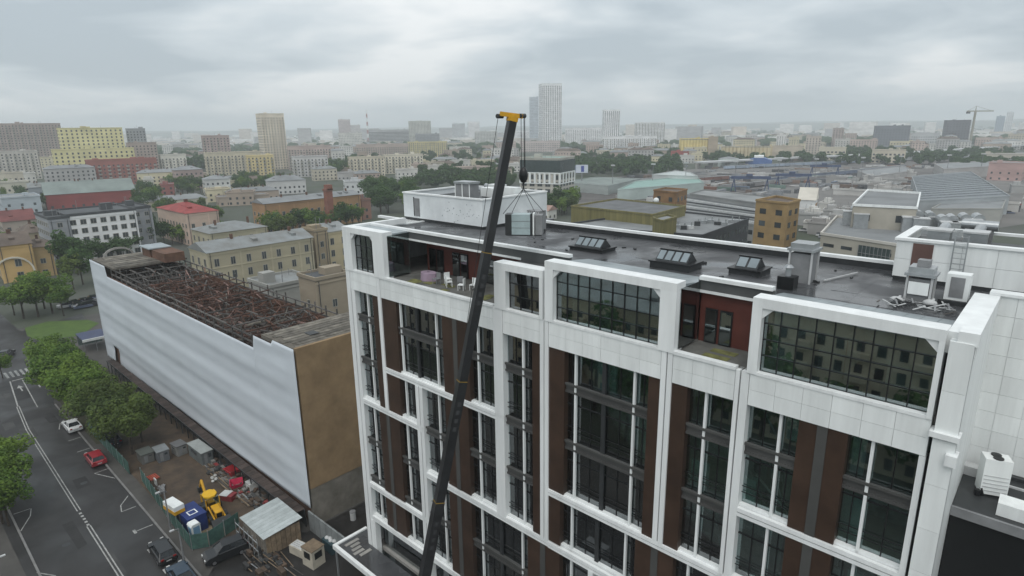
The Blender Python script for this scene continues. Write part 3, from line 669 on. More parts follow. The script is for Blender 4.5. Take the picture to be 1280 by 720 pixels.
# the hoisted unit
t = root('hoisted_air_unit', 'pale green grey air handling unit hanging in slings from the crane hook', 'air handler', (LC.x, LC.y, LC.z+.1), YAW-.16); t.scale = (.9, .9, .94)
UG = mat('unit_green_grey', (.36, .44, .45), .5, .1, 1)
MB().box(-.85, .55, -.55, .55, .1, 1.55).build('casing', UG, t)
for z in (.58, 1.06): MB().box(-.85, .55, -.565, -.552, z, z+.03).build('seam', GREY, t)
MB().box(-1.35, -.86, -.5, .5, .05, 1.55).build('coil_section', DARK, t); MB().box(.56, .72, -.5, .5, .05, 1.6).build('post_frame', DARK, t)
MB().box(.95, 1.45, -.5, .5, .1, 1.5).build('fan_section', GREY, t); MB().box(.73, .85, -.45, .45, .0, 1.62).build('end_frame', WHITE, t); MB().box(-1.3, 1.4, -.45, .45, 0, .095).build('skid', DARK, t)
# ------------------------------------------------------------------ half-demolished building behind a white tarpaulin
TX0, TX1, TY0, TY1 = -141.6, -60.8, 30.0, 43.2
TAN = mat('tan_wall', (.31, .215, .12), .9, .25, .4, col2=(.205, .14, .078), detail=7.0)
TARP = mat('white_tarpaulin', (.575, .62, .665), .6, .045, .3, stretch=(.35, 1, 1.5), detail=4.0, bump=.12, bscale=.6)
RUB = mat('rubble', (.10, .075, .06), .95, .35, .8, col2=(.05, .035, .03), bump=.8, bscale=4)
GBRD = mat('grey_board', (.17, .155, .13), .9, .35, .8, rnd=.35)
BRK = mat('brown_brick', (.14, .075, .05), .9, .25, 1.0)
t = root('derelict_building', 'roofless derelict building with rusty steel trusses behind the white tarpaulin', 'building', (-101, 35, 0))
tx, ty = -101, 35
def tb(name, m, x0, x1, y0, y1, z0, z1, parent=None, kind=None): return bx(name, m, parent or t, x0-tx, x1-tx, y0-ty, y1-ty, z0, z1, kind)
tb('front_wall', BRK, TX0, TX1-.5, TY0+.45, TY0+.9, 0, 19.6)
tb('rear_wall', BRK, TX0, TX1, TY1-.5, TY1, 0, 20.2)
tb('end_wall', TAN, TX1-.45, TX1, TY0+.3, TY1, 5.0, 22.6)
tb('end_wall_base', mat('grey_render', (.24, .22, .19), .9, .3, .5, col2=(.12, .11, .09), detail=7.0), TX1-.47, TX1-.05, TY0+.3, TY1, 0, 5.0)
tb('far_wall', BRK, TX0, TX0+.5, TY0+.9, TY1, 0, 21.5)
tb('upper_floor', RUB, TX0+.5, TX1-.5, TY0+.9, TY1-.5, 17.2, 17.7)
tb('end_roof', mat('ruined_roof', (.16, .145, .12), .95, .35, .8, col2=(.07, .06, .05), bump=.6), TX1-8.6, TX1-.46, TY0+.45, TY1, 21.9, 22.35)
tb('far_roof', mat('ruined_roof', (.16, .145, .12)), TX0, TX0+14, TY0+.45, TY1, 21.55, 21.9)
rt = random.Random(21)
RUSTL = mat('pale_rust', (.20, .125, .105), .85, .35, 1.2, rnd=.35)
for k in range(9):   # patched roofing strips on the end roof
    x = TX1-8.3+k*.85; tb('roof_board', GBRD, x, x+.7, TY0+.6+rt.uniform(0, 1.2), TY1-rt.uniform(.2, 3), 22.36, 22.42)
tb('roof_hatch', BLACK, -65.6, -64.2, 34.0, 35.2, 22.43, 22.5)
for k in range(7): tb('roof_board', GBRD, TX0+.6+k*1.9, TX0+2.1+k*1.9, TY0+1+rt.uniform(0, 1), TY1-rt.uniform(.2, 3), 21.92, 21.99)
tb('roof_cabin', BRK, TX0+9, TX0+16, 38.6, 42.2, 21.9, 23.6); tb('cabin_roof', SEAM, TX0+3.5, TX0+9.5, 38, 42.2, 23.7, 23.9); tb('cabin_wall', BRK, TX0+4, TX0+8.8, 38.4, 42, 21.95, 23.69)
for s in range(9):   # arched gable
    a0, a1 = math.pi*s/9, math.pi*(s+1)/9; cx_, cz_ = TX0+.8, 21.9
    beam('arch_piece', CONC, t, (cx_-tx, 35+2.6*math.cos(a0)-ty, cz_+1.6*math.sin(a0)), (cx_-tx, 35+2.6*math.cos(a1)-ty, cz_+1.6*math.sin(a1)), .4, .35)
# steel: side rails, posts, cross trusses, then the fallen jumble
x0, x1 = TX0+11, TX1-9
def st(p, q, w, m=RUST, name='beam'): return beam(name, m, t, (p[0]-tx, p[1]-ty, p[2]), (q[0]-tx, q[1]-ty, q[2]), w)
for y in (TY0+.75, TY1-.4):
    for z in (20.4, 21.3): 
        for k in range(6): st((x0+(x1-x0)*k/6, y, z+rt.uniform(-.1, .1)), (x0+(x1-x0)*(k+1)/6, y, z+rt.uniform(-.1, .1)), .17, RUST2, 'rail')
    for k in range(22):
        x = x0+(x1-x0)*k/21; st((x, y, 19.4), (x, y, 21.5+rt.uniform(-.3, .7)), .16, RUST2, 'post')
for k in range(15):
    x = x0+2+(x1-x0-4)*k/14+rt.uniform(-.6, .6); sag = rt.uniform(0, 1.2); z0 = 21.0-sag
    m = RUST2 if k < 4 else rt.choice((RUST, RUST, RUST2))
    st((x, TY0+1, 21), (x+rt.uniform(-1, 1), TY1-.6, z0+.6), .17, m); st((x, TY0+1, 19.7), (x+rt.uniform(-1, 1), TY1-.6, 19.3-sag*.5), .15, m)
    for j in range(6):
        y = TY0+1.2+j*1.9; st((x, y, 19.6), (x, y+1.0, 20.8-sag*.4), .09, m, 'brace'); st((x, y+1.0, 20.8-sag*.4), (x, y+1.9, 19.5), .09, m, 'brace')
for li, y in enumerate((TY0+2.8, TY0+5.6, TY0+8.4, TY0+11)):
    for k in range(20):
        xa = x0+(x1-x0)*k/20; xb = x0+(x1-x0)*(k+1)/20; m = RUST2 if k < 5 else rt.choice((RUST, RUSTL, RUST2)); zt_ = 21.2-rt.uniform(0, .9)*(k > 4); zl = 18.4+rt.uniform(0, .6); yy = y+rt.uniform(-.3, .3)
        st((xa, yy, zt_), (xb, yy+rt.uniform(-.4, .4), 21.2-rt.uniform(0, .9)*(k > 4)), .15, m, 'chord'); st((xa, yy, zl), ((xa+xb)/2, yy, zt_), .11, m, 'diagonal'); st(((xa+xb)/2, yy, zt_), (xb, yy, zl), .11, m, 'diagonal')
for k in range(240):
    x = rt.uniform(x0+1, x1-1); y = rt.uniform(TY0+1.2, TY1-1); z = rt.uniform(18.0, 20.2); a = rt.uniform(0, math.pi); Ln = rt.uniform(2.0, 6.5); el = rt.uniform(-.6, .6)
    q = (x+Ln*math.cos(a)*math.cos(el), min(TY1-.7, max(TY0+1.1, y+Ln*math.sin(a)*math.cos(el))), max(17.8, z+Ln*math.sin(el)*.7))
    st((x, y, z), q, rt.uniform(.10, .24), rt.choice((RUST, RUST, RUSTL, RUST2, RUSTL, GBRD)))
db = MB()
for k in range(900):
    x = rt.uniform(x0, x1); y = rt.uniform(TY0+1, TY1-.6); s = rt.uniform(.1, .5); db.box(x-tx, x-tx+s*rt.uniform(.5, 3), y-ty, y-ty+s, 17.6, 17.7+s*rt.uniform(.3, 1.6))
db.build('rubble', RUB, t, 'stuff')
# the tarpaulin itself: a hung sheet with soft level folds
def tarp_top(x):
    if x < TX0+10.6: return 21.9
    if x > TX1-5.3: return 22.6
    if x > TX1-10.2: return 22.05
    return 19.95+(x-TX0)/81*.5
xs = [TX0+i*1.0 for i in range(82)]
xs = sorted(set([round(v, 3) for v in xs]+[TX0+10.6, TX0+10.62, TX1-10.22, TX1-10.2, TX1-5.32, TX1-5.3]+[TX1])); xs = [x for x in xs if x <= TX1]
mb = MB(); nz = 46
rn = np.random.RandomState(4); ph = rn.rand(6)*6
for x in xs:
    zt = tarp_top(x); zb = 1.6+(x-TX0)/81*1.0
    for j in range(nz+1):
        z = zb+(zt-zb)*j/nz
        y = .085*math.sin(z*1.1+.25*math.sin(x*.05+ph[0])+ph[1])+.03*math.sin(z*2.9+x*.03+ph[2])+.03*math.sin(x*1.05+ph[3])*math.sin(z*.45+x*.02)
        mb.v.append((x, TY0+y*min(1, (zt-z)*.4+.05, (x-TX0)*.3+.1, (TX1-x)*.25+.04), z))
for i in range(len(xs)-1):
    for j in range(nz):
        x = (xs[i]+xs[i+1])/2; z = (mb.v[i*(nz+1)+j][2])
        if -135.2 < x < -132.9 and z < 5.0: continue
        a = i*(nz+1)+j; mb.f.append((a, a+nz+1, a+nz+2, a+1))
o = mb.build('white_tarpaulin', TARP, None, smooth=True, fix=False); tag(o, 'huge white tarpaulin hung over the street side of the derelict building', 'tarpaulin')
md = o.modifiers.new('thick', 'SOLIDIFY'); md.thickness = .03
# covered walkway at its foot
t2 = root('covered_walkway', 'long low plank-roofed walkway along the foot of the white tarpaulin', 'walkway', (-100, 28.6, 0))
WP = mat('walkway_plank', (.055, .04, .034), .85, .3, 1.5, rnd=.3)
for k in range(62):
    x = -136+k*1.2; bx('roof_plank', WP, t2, x+100+.03, x+100+1.17, -.15, 1.1, 2.3, 2.38)
for k in range(32):
    x = -136+k*2.4; bx('post', DARK, t2, x+100, x+100+.12, -.12, 0, 0, 2.3); bx('post', DARK, t2, x+100, x+100+.12, .9, 1.02, 0, 2.3)
bx('roof_edge', DARK, t2, -36, 38.4, -.22, -.152, 2.2, 2.4); bx('back_boards', DARK, t2, -36, 38.4, 1.03, 1.08, .1, 2.25)
# ------------------------------------------------------------------ building site
GF = mat('green_fence_mesh', (.055, .125, .105), .75, .25, 1.5, rnd=.15)
def fence(pts, label):
    p0 = pts[0]; t = root('site_fence', label, 'fence', (p0[0], p0[1], 0))
    for (a, b) in zip(pts, pts[1:]):
        a, b = Vector(a), Vector(b); n = max(1, round((b-a).length/2.4))
        for k in range(n):
            p, q = a+(b-a)*k/n, a+(b-a)*(k+1)/n; d = (q-p).normalized()*.04
            P = (p+d-Vector(p0), q-d-Vector(p0)); mid = (P[0]+P[1])/2
            o = put('fence_panel', unit(GF), t, (mid.x, mid.y, 1.05), (0, 0, math.atan2((q-p).y, (q-p).x)), ((q-p).length-.1, .04, 1.9))
            put('fence_post', unit(GALV), t, (P[0].x, P[0].y, 1.1), None, (.07, .07, 2.2))
    return t
P_ = lambda x, y: tuple(G(x, y)[:2])
fence([P_(178, 602), P_(196, 628), P_(215, 655), P_(240, 688)], 'green mesh site fence running along the pavement edge')
fence([P_(240, 688), P_(262, 684), P_(300, 658)], 'green mesh site fence behind the parked black SUV')
fence([(-110, 18.9), (-105.5, 19.0), P_(163, 594)], 'green mesh site fence under the roadside trees')
# backhoe loader
def wheel(t, x, y, r, w, m=BLACK, hub=YELLOW):
    o = MB().tube((x-w/2, y, r), (x+w/2, y, r), r, n=18).build('wheel', m, t); MB().tube((x-w/2-.02, y, r), (x+w/2+.02, y, r), r*.5, n=12).build('hub', hub, o)
q0, q1 = G(262, 618, 2.6), G(277, 645, 1.5); LP = q0; LROT = math.atan2(q1.y-q0.y, q1.x-q0.x)+R(90)
t = root('backhoe_loader', 'yellow backhoe loader parked on the muddy building site', 'loader', (LP.x, LP.y, 0), LROT)
MB().extr([(-3.0, .9), (-3.0, 1.6), (-1.2, 1.75), (-1.2, .9)], -.40, .40, 'x').build('bonnet', YELLOW, t)
MB().box(-.55, .55, -1.2, 1.4, .7, 1.2).build('chassis', DARK, t); MB().box(-.75, .75, -.9, 1.0, 1.2, 2.5).build('cab', GLASSD, t); MB().prism([(.8*math.cos(R(22.5+45*k))*1.05, .15+.95*math.sin(R(22.5+45*k))*1.05) for k in range(8)], 2.52, 2.68).build('cab_roof', mat('bright_yellow', (.72, .42, .01), .4), t); MB().box(-.3, .3, -3.03, -3.0, .95, 1.5).build('grille', BLACK, t); MB().box(-.46, .46, -2.5, -1.7, 1.2, 1.5).build('engine_vent', BLACK, t)
for sx in (-.78, .78):
    for y in (-.9, .98): MB().box(sx-.05, sx+.05, y-.05, y+.05, 1.2, 2.52).build('cab_post', YELLOW, t)
for s in (-1, 1):
    wheel(t, s*.95, .6, .75, .5); wheel(t, s*.85, -2.3, .55, .4)
    MB().tube((s*.6, -.9, 1.5), (s*.6, -3.4, .8), .1).build('loader_arm', YELLOW, t)
MB().extr([(-3.4, .3), (-3.4, 1.1), (-4.2, .35), (-4.1, .15)], -1.1, 1.1, 'x').build('front_bucket', DARK, t)
MB().tube((0, 1.5, 1.0), (0, 3.0, 3.2), .17).build('backhoe_boom', YELLOW, t); MB().tube((0, 3.0, 3.2), (0, 4.1, 1.8), .13).build('dipper', YELLOW, t); MB().box(-.3, .3, 3.8, 4.4, 1.1, 1.8).build('rear_bucket', DARK, t)
# site cabins and small things
def at(x, y): return G(x, y)
p = Vector((-73.3, 19.1, 0)); t = root('site_sign', 'white and yellow box sign on a pole above the green fence', 'sign', (p.x, p.y+.1, 0), R(8))
MB().box(-1.3, 1.3, -.6, .6, 2.75, 3.3).build('white_box', WHITE, t); MB().box(-1.32, 1.32, -.63, .61, 2.3, 2.745).build('yellow_band', YELLOW, t)
for x in (-1, 1): MB().box(x-.06, x+.06, -.06, .06, 0, 2.3).build('post', GALV, t)
p = Vector((-70.0, 19.4, 0)); t = root('blue_cabin', 'deep blue site cabin with white square outline on its roof', 'cabin', (p.x-1.5, p.y+1.0, 0), R(3))
BL = mat('cabin_blue', (.015, .035, .16), .5, .2, 1.0)
MB().box(-1.9, 1.5, -1.0, 1.1, 0, 2.1).build('body', BL, t); MB().box(-1.95, 1.55, -1.05, 1.15, 2.1, 2.28).build('roof', BL, t)
for a in ((-.5, .5, -.5, -.38), (-.5, .5, .38, .5), (-.5, -.38, -.37, .37), (.38, .5, -.37, .37)): MB().box(a[0]+.3, a[1]+.3, a[2], a[3], 2.282, 2.30).build('roof_outline', WHITE, t)
p = Vector((-69.0, 19.75, 0)); t = root('portable_toilet', 'white portable toilet with blue door beside the blue cabin', 'toilet', (p.x, p.y, 0), R(5))
MB().box(-.5, .5, -.5, .5, 0, 2.1).build('body', WHITE, t); MB().extr([(-.55, 2.1), (.55, 2.1), (.4, 2.32), (-.4, 2.32)], -.55, .55, 'x').build('roof', WHITE, t); MB().box(.505, .54, -.33, .38, .1, 1.95).build('door', mat('pale_blue', (.16, .30, .45), .5), t); MB().box(-.33, .33, -.54, -.505, .1, 1.9).build('door', mat('pale_blue', (.16, .30, .45), .5), t)
ri = random.Random(9)
SMALL = [(192, 600, 'red_pallet', 'red pallet stack lying inside the green fence', (.35, .07, .04), 1.6, 1.2, .5), (195, 606, 'white_hoop', 'white framed hatch leaning beside the red pallets', (.6, .6, .58), .9, .3, .9), (203, 613, 'pipe_heap', 'heap of grey pipe offcuts near the fence', (.25, .25, .25), 2.2, 1.0, .4), (292, 594, 'red_skip', 'red steel hopper beside the walkway, the higher of two', (.45, .03, .04), 2.0, 1.6, 1.1), (297, 611, 'crimson_skip', 'crimson steel hopper in front of the timber stacks', (.48, .02, .07), 1.8, 1.6, 1.1), (316, 612, 'water_tank', 'white plastic water tank beside the crimson hopper', (.62, .62, .6), 1.2, 1.2, 1.2), (286, 624, 'red_crate', 'dark red crate with pale lid behind the loader', (.22, .03, .035), 1.8, 1.2, .8), (268, 600, 'cement_sacks', 'pale stack of cement sacks between timber rows', (.4, .4, .38), 1.6, 1.1, .6), (245, 672, 'timber_trestle', 'brown timber trestle beside the portable toilet', (.16, .08, .05), 1.6, .8, .8)]
for x, y, nm, lb, cl_, w, d, h in SMALL:
    p = at(x, y); t = root(nm, lb, nm.split('_')[1].rstrip('s') if nm != 'cement_sacks' else 'sack', (p.x, p.y, 0), ri.uniform(-.4, .6)); m = mat(nm+'_paint', cl_, .6, .15, 2, rnd=.1)
    if 'skip' in nm:
        b = MB(); o_ = [(-w/2, -d/2), (w/2, -d/2), (w/2, d/2), (-w/2, d/2)]; i_ = [(a*.65, c_*.65) for a, c_ in o_]
        for k in range(4):
            j = (k+1) % 4; b.quad((*i_[k], .15), (*i_[j], .15), (*o_[j], h), (*o_[k], h)); b.quad((*i_[j], .2), (*i_[k], .2), (o_[k][0]*.95, o_[k][1]*.95, h), (o_[j][0]*.95, o_[j][1]*.95, h))
        b.quad(*[(*q, .16) for q in i_]); b.build('bin', m, t, fix=False); MB().box(-w/2-.04, w/2+.04, -d/2-.05, -d/2+.02, h-.12, h).build('rim', m, t)
    elif nm in ('red_pallet', 'timber_trestle'):
        for k in range(5): MB().box(-w/2, w/2, -d/2+k*d/5+.03, -d/2+(k+1)*d/5-.03, h-.1, h).build('plank', m, t)
        for xx in (-w/2+.05, w/2-.15): MB().box(xx, xx+.1, -d/2, d/2, 0, h-.1).build('bearer', WOOD, t)
    elif nm == 'pipe_heap':
        for k in range(9): MB().tube((-w/2+ri.uniform(0, .4), ri.uniform(-d/2, d/2), .1+.12*(k % 3)), (w/2-ri.uniform(0, .4), ri.uniform(-d/2, d/2), .12+.1*(k % 3)), .09).build('pipe', m, t)
    elif nm == 'white_hoop':
        for a in ((-w/2, -w/2+.14, 0, h), (w/2-.14, w/2, 0, h), (-w/2+.14, w/2-.14, 0, .14), (-w/2+.14, w/2-.14, h-.14, h)): MB().box(a[0], a[1], -.08, .08, a[2], a[3]).build('frame_side', m, t)
    elif nm == 'cement_sacks':
        for k in range(6): MB().ball((-w/3+(k % 3)*w/3, (k//3-.5)*.4, .2+.18*(k % 2)), .34, .24, .13, 8, 5).build('sack', m, t, smooth=True)
    else:
        MB().box(-w/2, w/2, -d/2, d/2, .1, h).build('body', m, t); MB().box(-w/2-.03, w/2*.3, -d/2-.03, d/2+.03, h, h+.07).build('lid', LGREY, t); MB().box(-w/2, w/2, -d/2, d/2, 0, .095).build('pallet', WOOD, t)
for k in range(34):        # timber and steel lengths laid in rows
    f = k/34; p = at(262+46*f+ri.uniform(-3, 3), 588+42*f+ri.uniform(-7, 5)); a = ri.choice((0, 0, 0, .15, -.1)); Ln = ri.uniform(2, 5)
    o = beam('timber_length', ri.choice((WOOD, WOOD, RUST2, GALV)), None, (p.x-Ln/2, p.y, .1+ri.uniform(0, .4)), (p.x+Ln/2, p.y+a, .1+ri.uniform(0, .4)), .14); tag(o, 'long timber or steel length in the rows beside the walkway', 'timber', 'timber and steel lengths on the site')
def cabin(px, py, w, d, h, rz, wallc, roofc, label, nm='site_cabin'):
    p = at(px, py); t = root(nm, label, 'cabin', (p.x, p.y, 0), rz)
    m = mat('cabin_'+str(wallc), wallc, .6, .15, 1); MB().box(-w/2, w/2, -d/2, d/2, .1, h).build('wall', m, t); MB().box(-w/2-.1, w/2+.1, -d/2-.1, d/2+.1, h, h+.12).build('roof', mat('croof_'+str(roofc), roofc, .5, .12, 1), t)
    MB().box(w/2, w/2+.03, -d*.3, -d*.02, .3, h-.2).build('door', GREY, t); MB().box(w/2, w/2+.03, d*.1, d*.36, 1.1, h-.3).build('window', WINFAR, t); MB().box(-w*.3, w*.1, -d/2-.03, -d/2, 1.1, h-.4).build('window', WINFAR, t)
    MB().box(-w/2+.2, w/2-.2, -d/2+.2, d/2-.2, 0, .1).build('skid', DARK, t); return t
cabin(252, 574, 4.6, 1.5, 2.0, R(2), (.13, .145, .145), (.30, .32, .31), 'grey site cabin with long pale roof beside the walkway')
cabin(203, 574, 2.2, 1.5, 1.7, R(-3), (.13, .14, .15), (.20, .215, .22), 'pale grey site cabin under the roadside tree, with gridded side')
cabin(225, 567, 2.0, 1.4, 1.6, R(5), (.24, .24, .23), (.12, .12, .12), 'small dark-roofed site cabin with white end beside the dirt yard')
cabin(183, 576, 2.2, 1.6, 1.5, R(0), (.14, .14, .13), (.1, .11, .10), 'dark site cabin half hidden below the roadside trees')
# shed with pale sheet roof and scaffold
t = root('sheet_roof_shed', 'plank shed with pale corrugated sheet roof and scaffold in the side yard', 'shed', (-62.6, 25.95, 0)); sw, sd_ = 2.8, 2.05; t.scale = (1, 1, .76)
for k in range(7): MB().box(sw-.06, sw, -sd_+k*.585+.02, -sd_+(k+1)*.585-.02, 0, 3.3-.06*k % .2).build('wall_board', WOOD, t)
for k in range(9): MB().box(-sw+k*.62+.02, -sw+(k+1)*.62-.02, -sd_, -sd_+.06, 0, 3.2).build('wall_board', mat('shed_board', (.26, .235, .20), .85, .25, 2, rnd=.25), t)
MB().box(-sw, sw-.07, sd_-.06, sd_, 0, 3.2).build('back_wall', WOOD, t); MB().box(-sw, -sw+.06, -sd_+.07, sd_-.07, 0, 3.2).build('side_wall', WOOD, t)
SR = mat('shed_sheet', (.43, .47, .47), .5, .12, 1, rnd=.13)
for k in range(10):
    x = -sw-.2+k*.6; MB().extr([(-sd_-.3, 3.25), (-sd_-.3, 3.3), (sd_+.3, 3.75), (sd_+.3, 3.7)], x+.012, x+.588, 'x').build('roof_sheet', SR, t)
for k in range(6):
    x = -sw+k*1.1; MB().tube((x, -sd_-.9, 0), (x, -sd_-.9, 3.6), .05, n=6).build('scaffold_pole', GALV, t); 
    if k < 5: MB().tube((x, -sd_-.9, .4), (x+1.1, -sd_-.9, 2.6), .04, n=6).build('scaffold_brace', GALV, t)
for z in (1.6, 3.0): MB().tube((-sw, -sd_-.9, z), (sw, -sd_-.9, z), .045, n=6).build('scaffold_rail', GALV, t)
# guard booth, boxes, hoarding
p = at(393, 704); t = root('guard_booth', 'small cream guard booth with black window openings in the side yard', 'booth', (p.x, p.y, 0), R(8)); CR = mat('booth_cream', (.50, .46, .38), .6, .12, 1)
MB().box(-.9, .9, -.8, .8, 0, 2.2).build('wall', CR, t); MB().box(-.95, .95, -.85, .85, 2.2, 2.28).build('roof', WOOD, t)
for a in ((.905, .92, -.5, .45), ): MB().box(a[0], a[1], a[2], a[3], 1.1, 1.9).build('window', BLACK, t)
MB().box(-.5, .5, -.82, -.805, 1.1, 1.9).build('window', BLACK, t)
p = at(376, 692); t = root('equipment_box', 'low white equipment box with slatted lid next to the guard booth', 'box', (p.x, p.y, 0), R(12)); MB().box(-1.1, 1.1, -.6, .6, .1, 1.1).build('body', CR, t)
for k in range(4): MB().box(-1.0, 1.0, -.5+k*.26, -.3+k*.26, 1.1, 1.15).build('slat', LGREY, t)
p = at(409, 690); t = root('blue_skip_bin', 'dark teal waste bin filled with white bags behind the guard booth', 'bin', (p.x, p.y+.6, 0)); TE = mat('bin_teal', (.03, .06, .07), .6)
MB().box(-1.0, 1.0, -.6, .6, 0, 1.3).build('body', TE, t)
for k in range(4): MB().ball((-.6+.4*k, ri.uniform(-.2, .2), 1.3), .3, .28, .25, 8, 5).build('waste_bag', LGREY, t, smooth=True)
CL_ = [mat('clutter_%d' % i, c_, .8, .2, 2, isl=.3) for i, c_ in enumerate(((.17, .165, .155), (.10, .07, .05), (.05, .05, .05), (.25, .04, .04)))]
for i, nm in enumerate(('grey', 'brown', 'black', 'red')):
    b_ = MB()
    for k in range((90, 110, 90, 14)[i]):
        if k % 3 == 2 and i in (1, 2): p = at(ri.uniform(302, 350), ri.uniform(664, 718))
        else: f = ri.random(); p = at(262+62*f+ri.uniform(-8, 8), 582+52*f+ri.uniform(-14, 10))
        if p.y > 29.3: continue
        s = ri.uniform(.12, .5); b_.box(p.x, p.x+s*ri.uniform(.6, 3), p.y, p.y+s, .05, .05+s*ri.uniform(.4, 1.5))
    tag(b_.build('site_rubble', CL_[i], None, 'stuff'), nm+' rubble and scraps strewn over the building site and yard', 'rubble')
hl = root('concrete_hoarding', 'grey concrete hoarding wall at the foot of the tan end wall', 'wall', (-57, 29.6, 0))
for k in range(7): bx('slab', mat('hoarding', (.20, .215, .215), .85, .15, .8, rnd=.1), hl, -3.6+k*1.25, -3.6+k*1.25+1.2, -.1+k*.02, .1+k*.02, 0, 2.6)
for k in range(26):
    p = at(ri.uniform(305, 372), ri.uniform(690, 719)); Ln = ri.uniform(1, 4); a = ri.uniform(-.3, .5)
    o = beam('scrap_length', ri.choice((GALV, WOOD, RUST2, RUST2, DARK)), None, (p.x-Ln/2, p.y, .1+ri.uniform(0, .3)), (p.x+Ln/2, p.y+a, .12+ri.uniform(0, .3)), .06); tag(o, 'scrap length in the heap before the sheet roof shed', 'scrap', 'scrap lengths by the shed')
for k in range(2):
    p = at(ri.uniform(436, 452), ri.uniform(610, 650)); o = root('yard_drum', 'pale drum standing at the foot of the office building corner', 'drum', (p.x, p.y, 0), group='drums by the office corner'); MB().tube((0, 0, 0), (0, 0, 1.1), .35, n=12).build('barrel', LGREY, o); MB().tube((0, 0, 1.1), (0, 0, 1.15), .37, n=12).build('lid', GREY, o)
# ------------------------------------------------------------------ vehicles
TYRE = mat('tyre', (.012, .012, .013), .8); RIM = mat('rim', (.3, .3, .31), .35, metal=.7); LAMP = mat('lamp_lens', (.55, .55, .53), .15); TAIL = mat('tail_lens', (.25, .01, .01), .25)
CGL = mat('car_glass', (.012, .015, .018), .12, spec=.5)
def car(x, y, rz, col, label, suv=False, estate=False, group=None):
    t = root('parked_car', label, 'car', (x, y, .02), rz, group)
    pm = mat('car_paint_%02d_%02d_%02d' % tuple(int(c*99) for c in col), col, .3, .05, 2, spec=.5, coat=.15)
    h = .16 if suv else 0; Ln = 2.3
    prof = [(-Ln, .38), (-Ln, .82+h), (-2.05, 1.0+h), (-1.4, 1.03+h), (1.0, 1.0+h), (1.95, .88+h), (Ln-.03, .68+h), (Ln, .38), (1.9, .24), (-1.9, .24)]
    b = MB(); st_ = [(-.93, .94), (-.84, 1), (.84, 1), (.93, .94)]; n = len(prof)
    for yy, k in st_:
        for a, z in prof: b.v.append((a*(.985 if k < 1 else 1), yy, .55+(z-.55)*k))
    for s in range(3):
        for i in range(n): j = (i+1) % n; b.f.append((s*n+i, s*n+j, (s+1)*n+j, (s+1)*n+i))
    b.f.append(tuple(range(n))); b.f.append(tuple(3*n+i for i in reversed(range(n))))
    body = b.build('body', pm, t)
    rb, rt_ = (-2.1 if (suv or estate) else -1.65), (-1.75 if (suv or estate) else -1.0)
    z0, z1 = 1.0+h, 1.46+h*1.6
    g = MB(); lo = [(rb, -.82), (1.05, -.82), (1.05, .82), (rb, .82)]; hi = [(rt_, -.64), (.30, -.64), (.30, .64), (rt_, .64)]
    g.v = [(*p, z0) for p in lo]+[(*p, z1) for p in hi]; g.f = [(0, 1, 5, 4), (1, 2, 6, 5), (2, 3, 7, 6), (3, 0, 4, 7), (4, 5, 6, 7)]
    g.build('windows', CGL, t)
    MB().box(rt_-.04, .34, -.66, .66, z1-.01, z1+.05).build('roof', pm, t)
    for p, q in zip(lo, hi): beam('pillar', pm, t, (*p, z0-.02), (*q, z1), .09)
    for s in (-1, 1):
        beam('pillar', pm, t, (-.45, s*.82, z0-.02), (-.4, s*.65, z1), .07)
        MB().box(Ln-.12, Ln+.01, s*.6-.18, s*.6+.18, .66, .8+h*.5).build('headlight', LAMP, t); MB().box(-Ln-.01, -Ln+.1, s*.62-.16, s*.62+.16, .78, .93+h).build('tail_light', TAIL, t)
        MB().box(.85, 1.05, s*.95-.08, s*.95+.08, 1.0+h, 1.12+h).build('mirror', pm, t)
        for xx in (-1.42, 1.42):
            w = MB().tube((xx, s*.72, .33), (xx, s*.94, .33), .34, n=16).build('tyre', TYRE, t); MB().tube((xx, s*.93, .33), (xx, s*.955, .33), .2, n=12).build('rim', RIM, w)
    MB().box(-Ln-.02, -Ln+.0, -.26, .26, .55, .66).build('number_plate', LGREY, t)
    return t
# black SUV parked across the pavement, nose to the road
p = G(279, 697); car(p.x, p.y+.35, R(-98), (.012, .013, .015), 'black SUV parked on the pavement beside the green site fence', suv=True)
p = G(204, 694); car(p.x, p.y, R(178), (.015, .015, .016), 'black hatchback parked at the kerb, its rear plate showing', estate=True)
p = G(224, 716); car(p.x+1.4, p.y-.2, R(178), (.025, .045, .07), 'dark blue saloon parked at the kerb behind the black hatchback')
p = G(91, 536); car(p.x, p.y, R(181), (.66, .67, .67), 'white saloon parked below the roadside trees')
p = G(120, 577); car(p.x, p.y, R(180), (.30, .02, .03), 'red hatchback parked at the kerb below the trees', estate=True)
p = G(132, 556); car(p.x, p.y+.9, R(180), (.02, .025, .035), 'dark saloon in the shade of the roadside trees')
p = G(8, 446); car(p.x, p.y, R(150), (.03, .03, .032), 'dark grey car waiting beyond the zebra crossing')
p = G(54, 459); car(p.x+1, p.y+.3, R(200), (.55, .55, .55), 'silver car half hidden by trees beside the zebra crossing')
rc = random.Random(31)
cc = [(.5, .5, .5), (.03, .03, .035), (.62, .62, .62), (.1, .12, .18), (.25, .03, .03), (.2, .2, .21)]
proto = {}
def small_car(x, y, rz, i, label, group):
    """car in a far car park: body and cabin only"""
    if i not in proto:
        m = mat('far_paint_%d' % i, cc[i], .3, .05, 2, coat=.4)
        proto[i] = (MB().extr([(-2.2, .3), (-2.2, .85), (-1.5, .98), (1.0, .96), (2.1, .75), (2.2, .3)], -.88, .88, 'y').mesh('far_body', m), MB().extr([(-1.7, .96), (-1.1, 1.45), (.3, 1.45), (1.0, .96)], -.74, .74, 'y').mesh('far_cabin', CGL))
    t = root('parked_car', label, 'car', (x, y, .03), rz, group); put('body', proto[i][0], t); put('cabin', proto[i][1], t); return t
CN = ('silver', 'black', 'white', 'navy blue', 'maroon', 'grey')
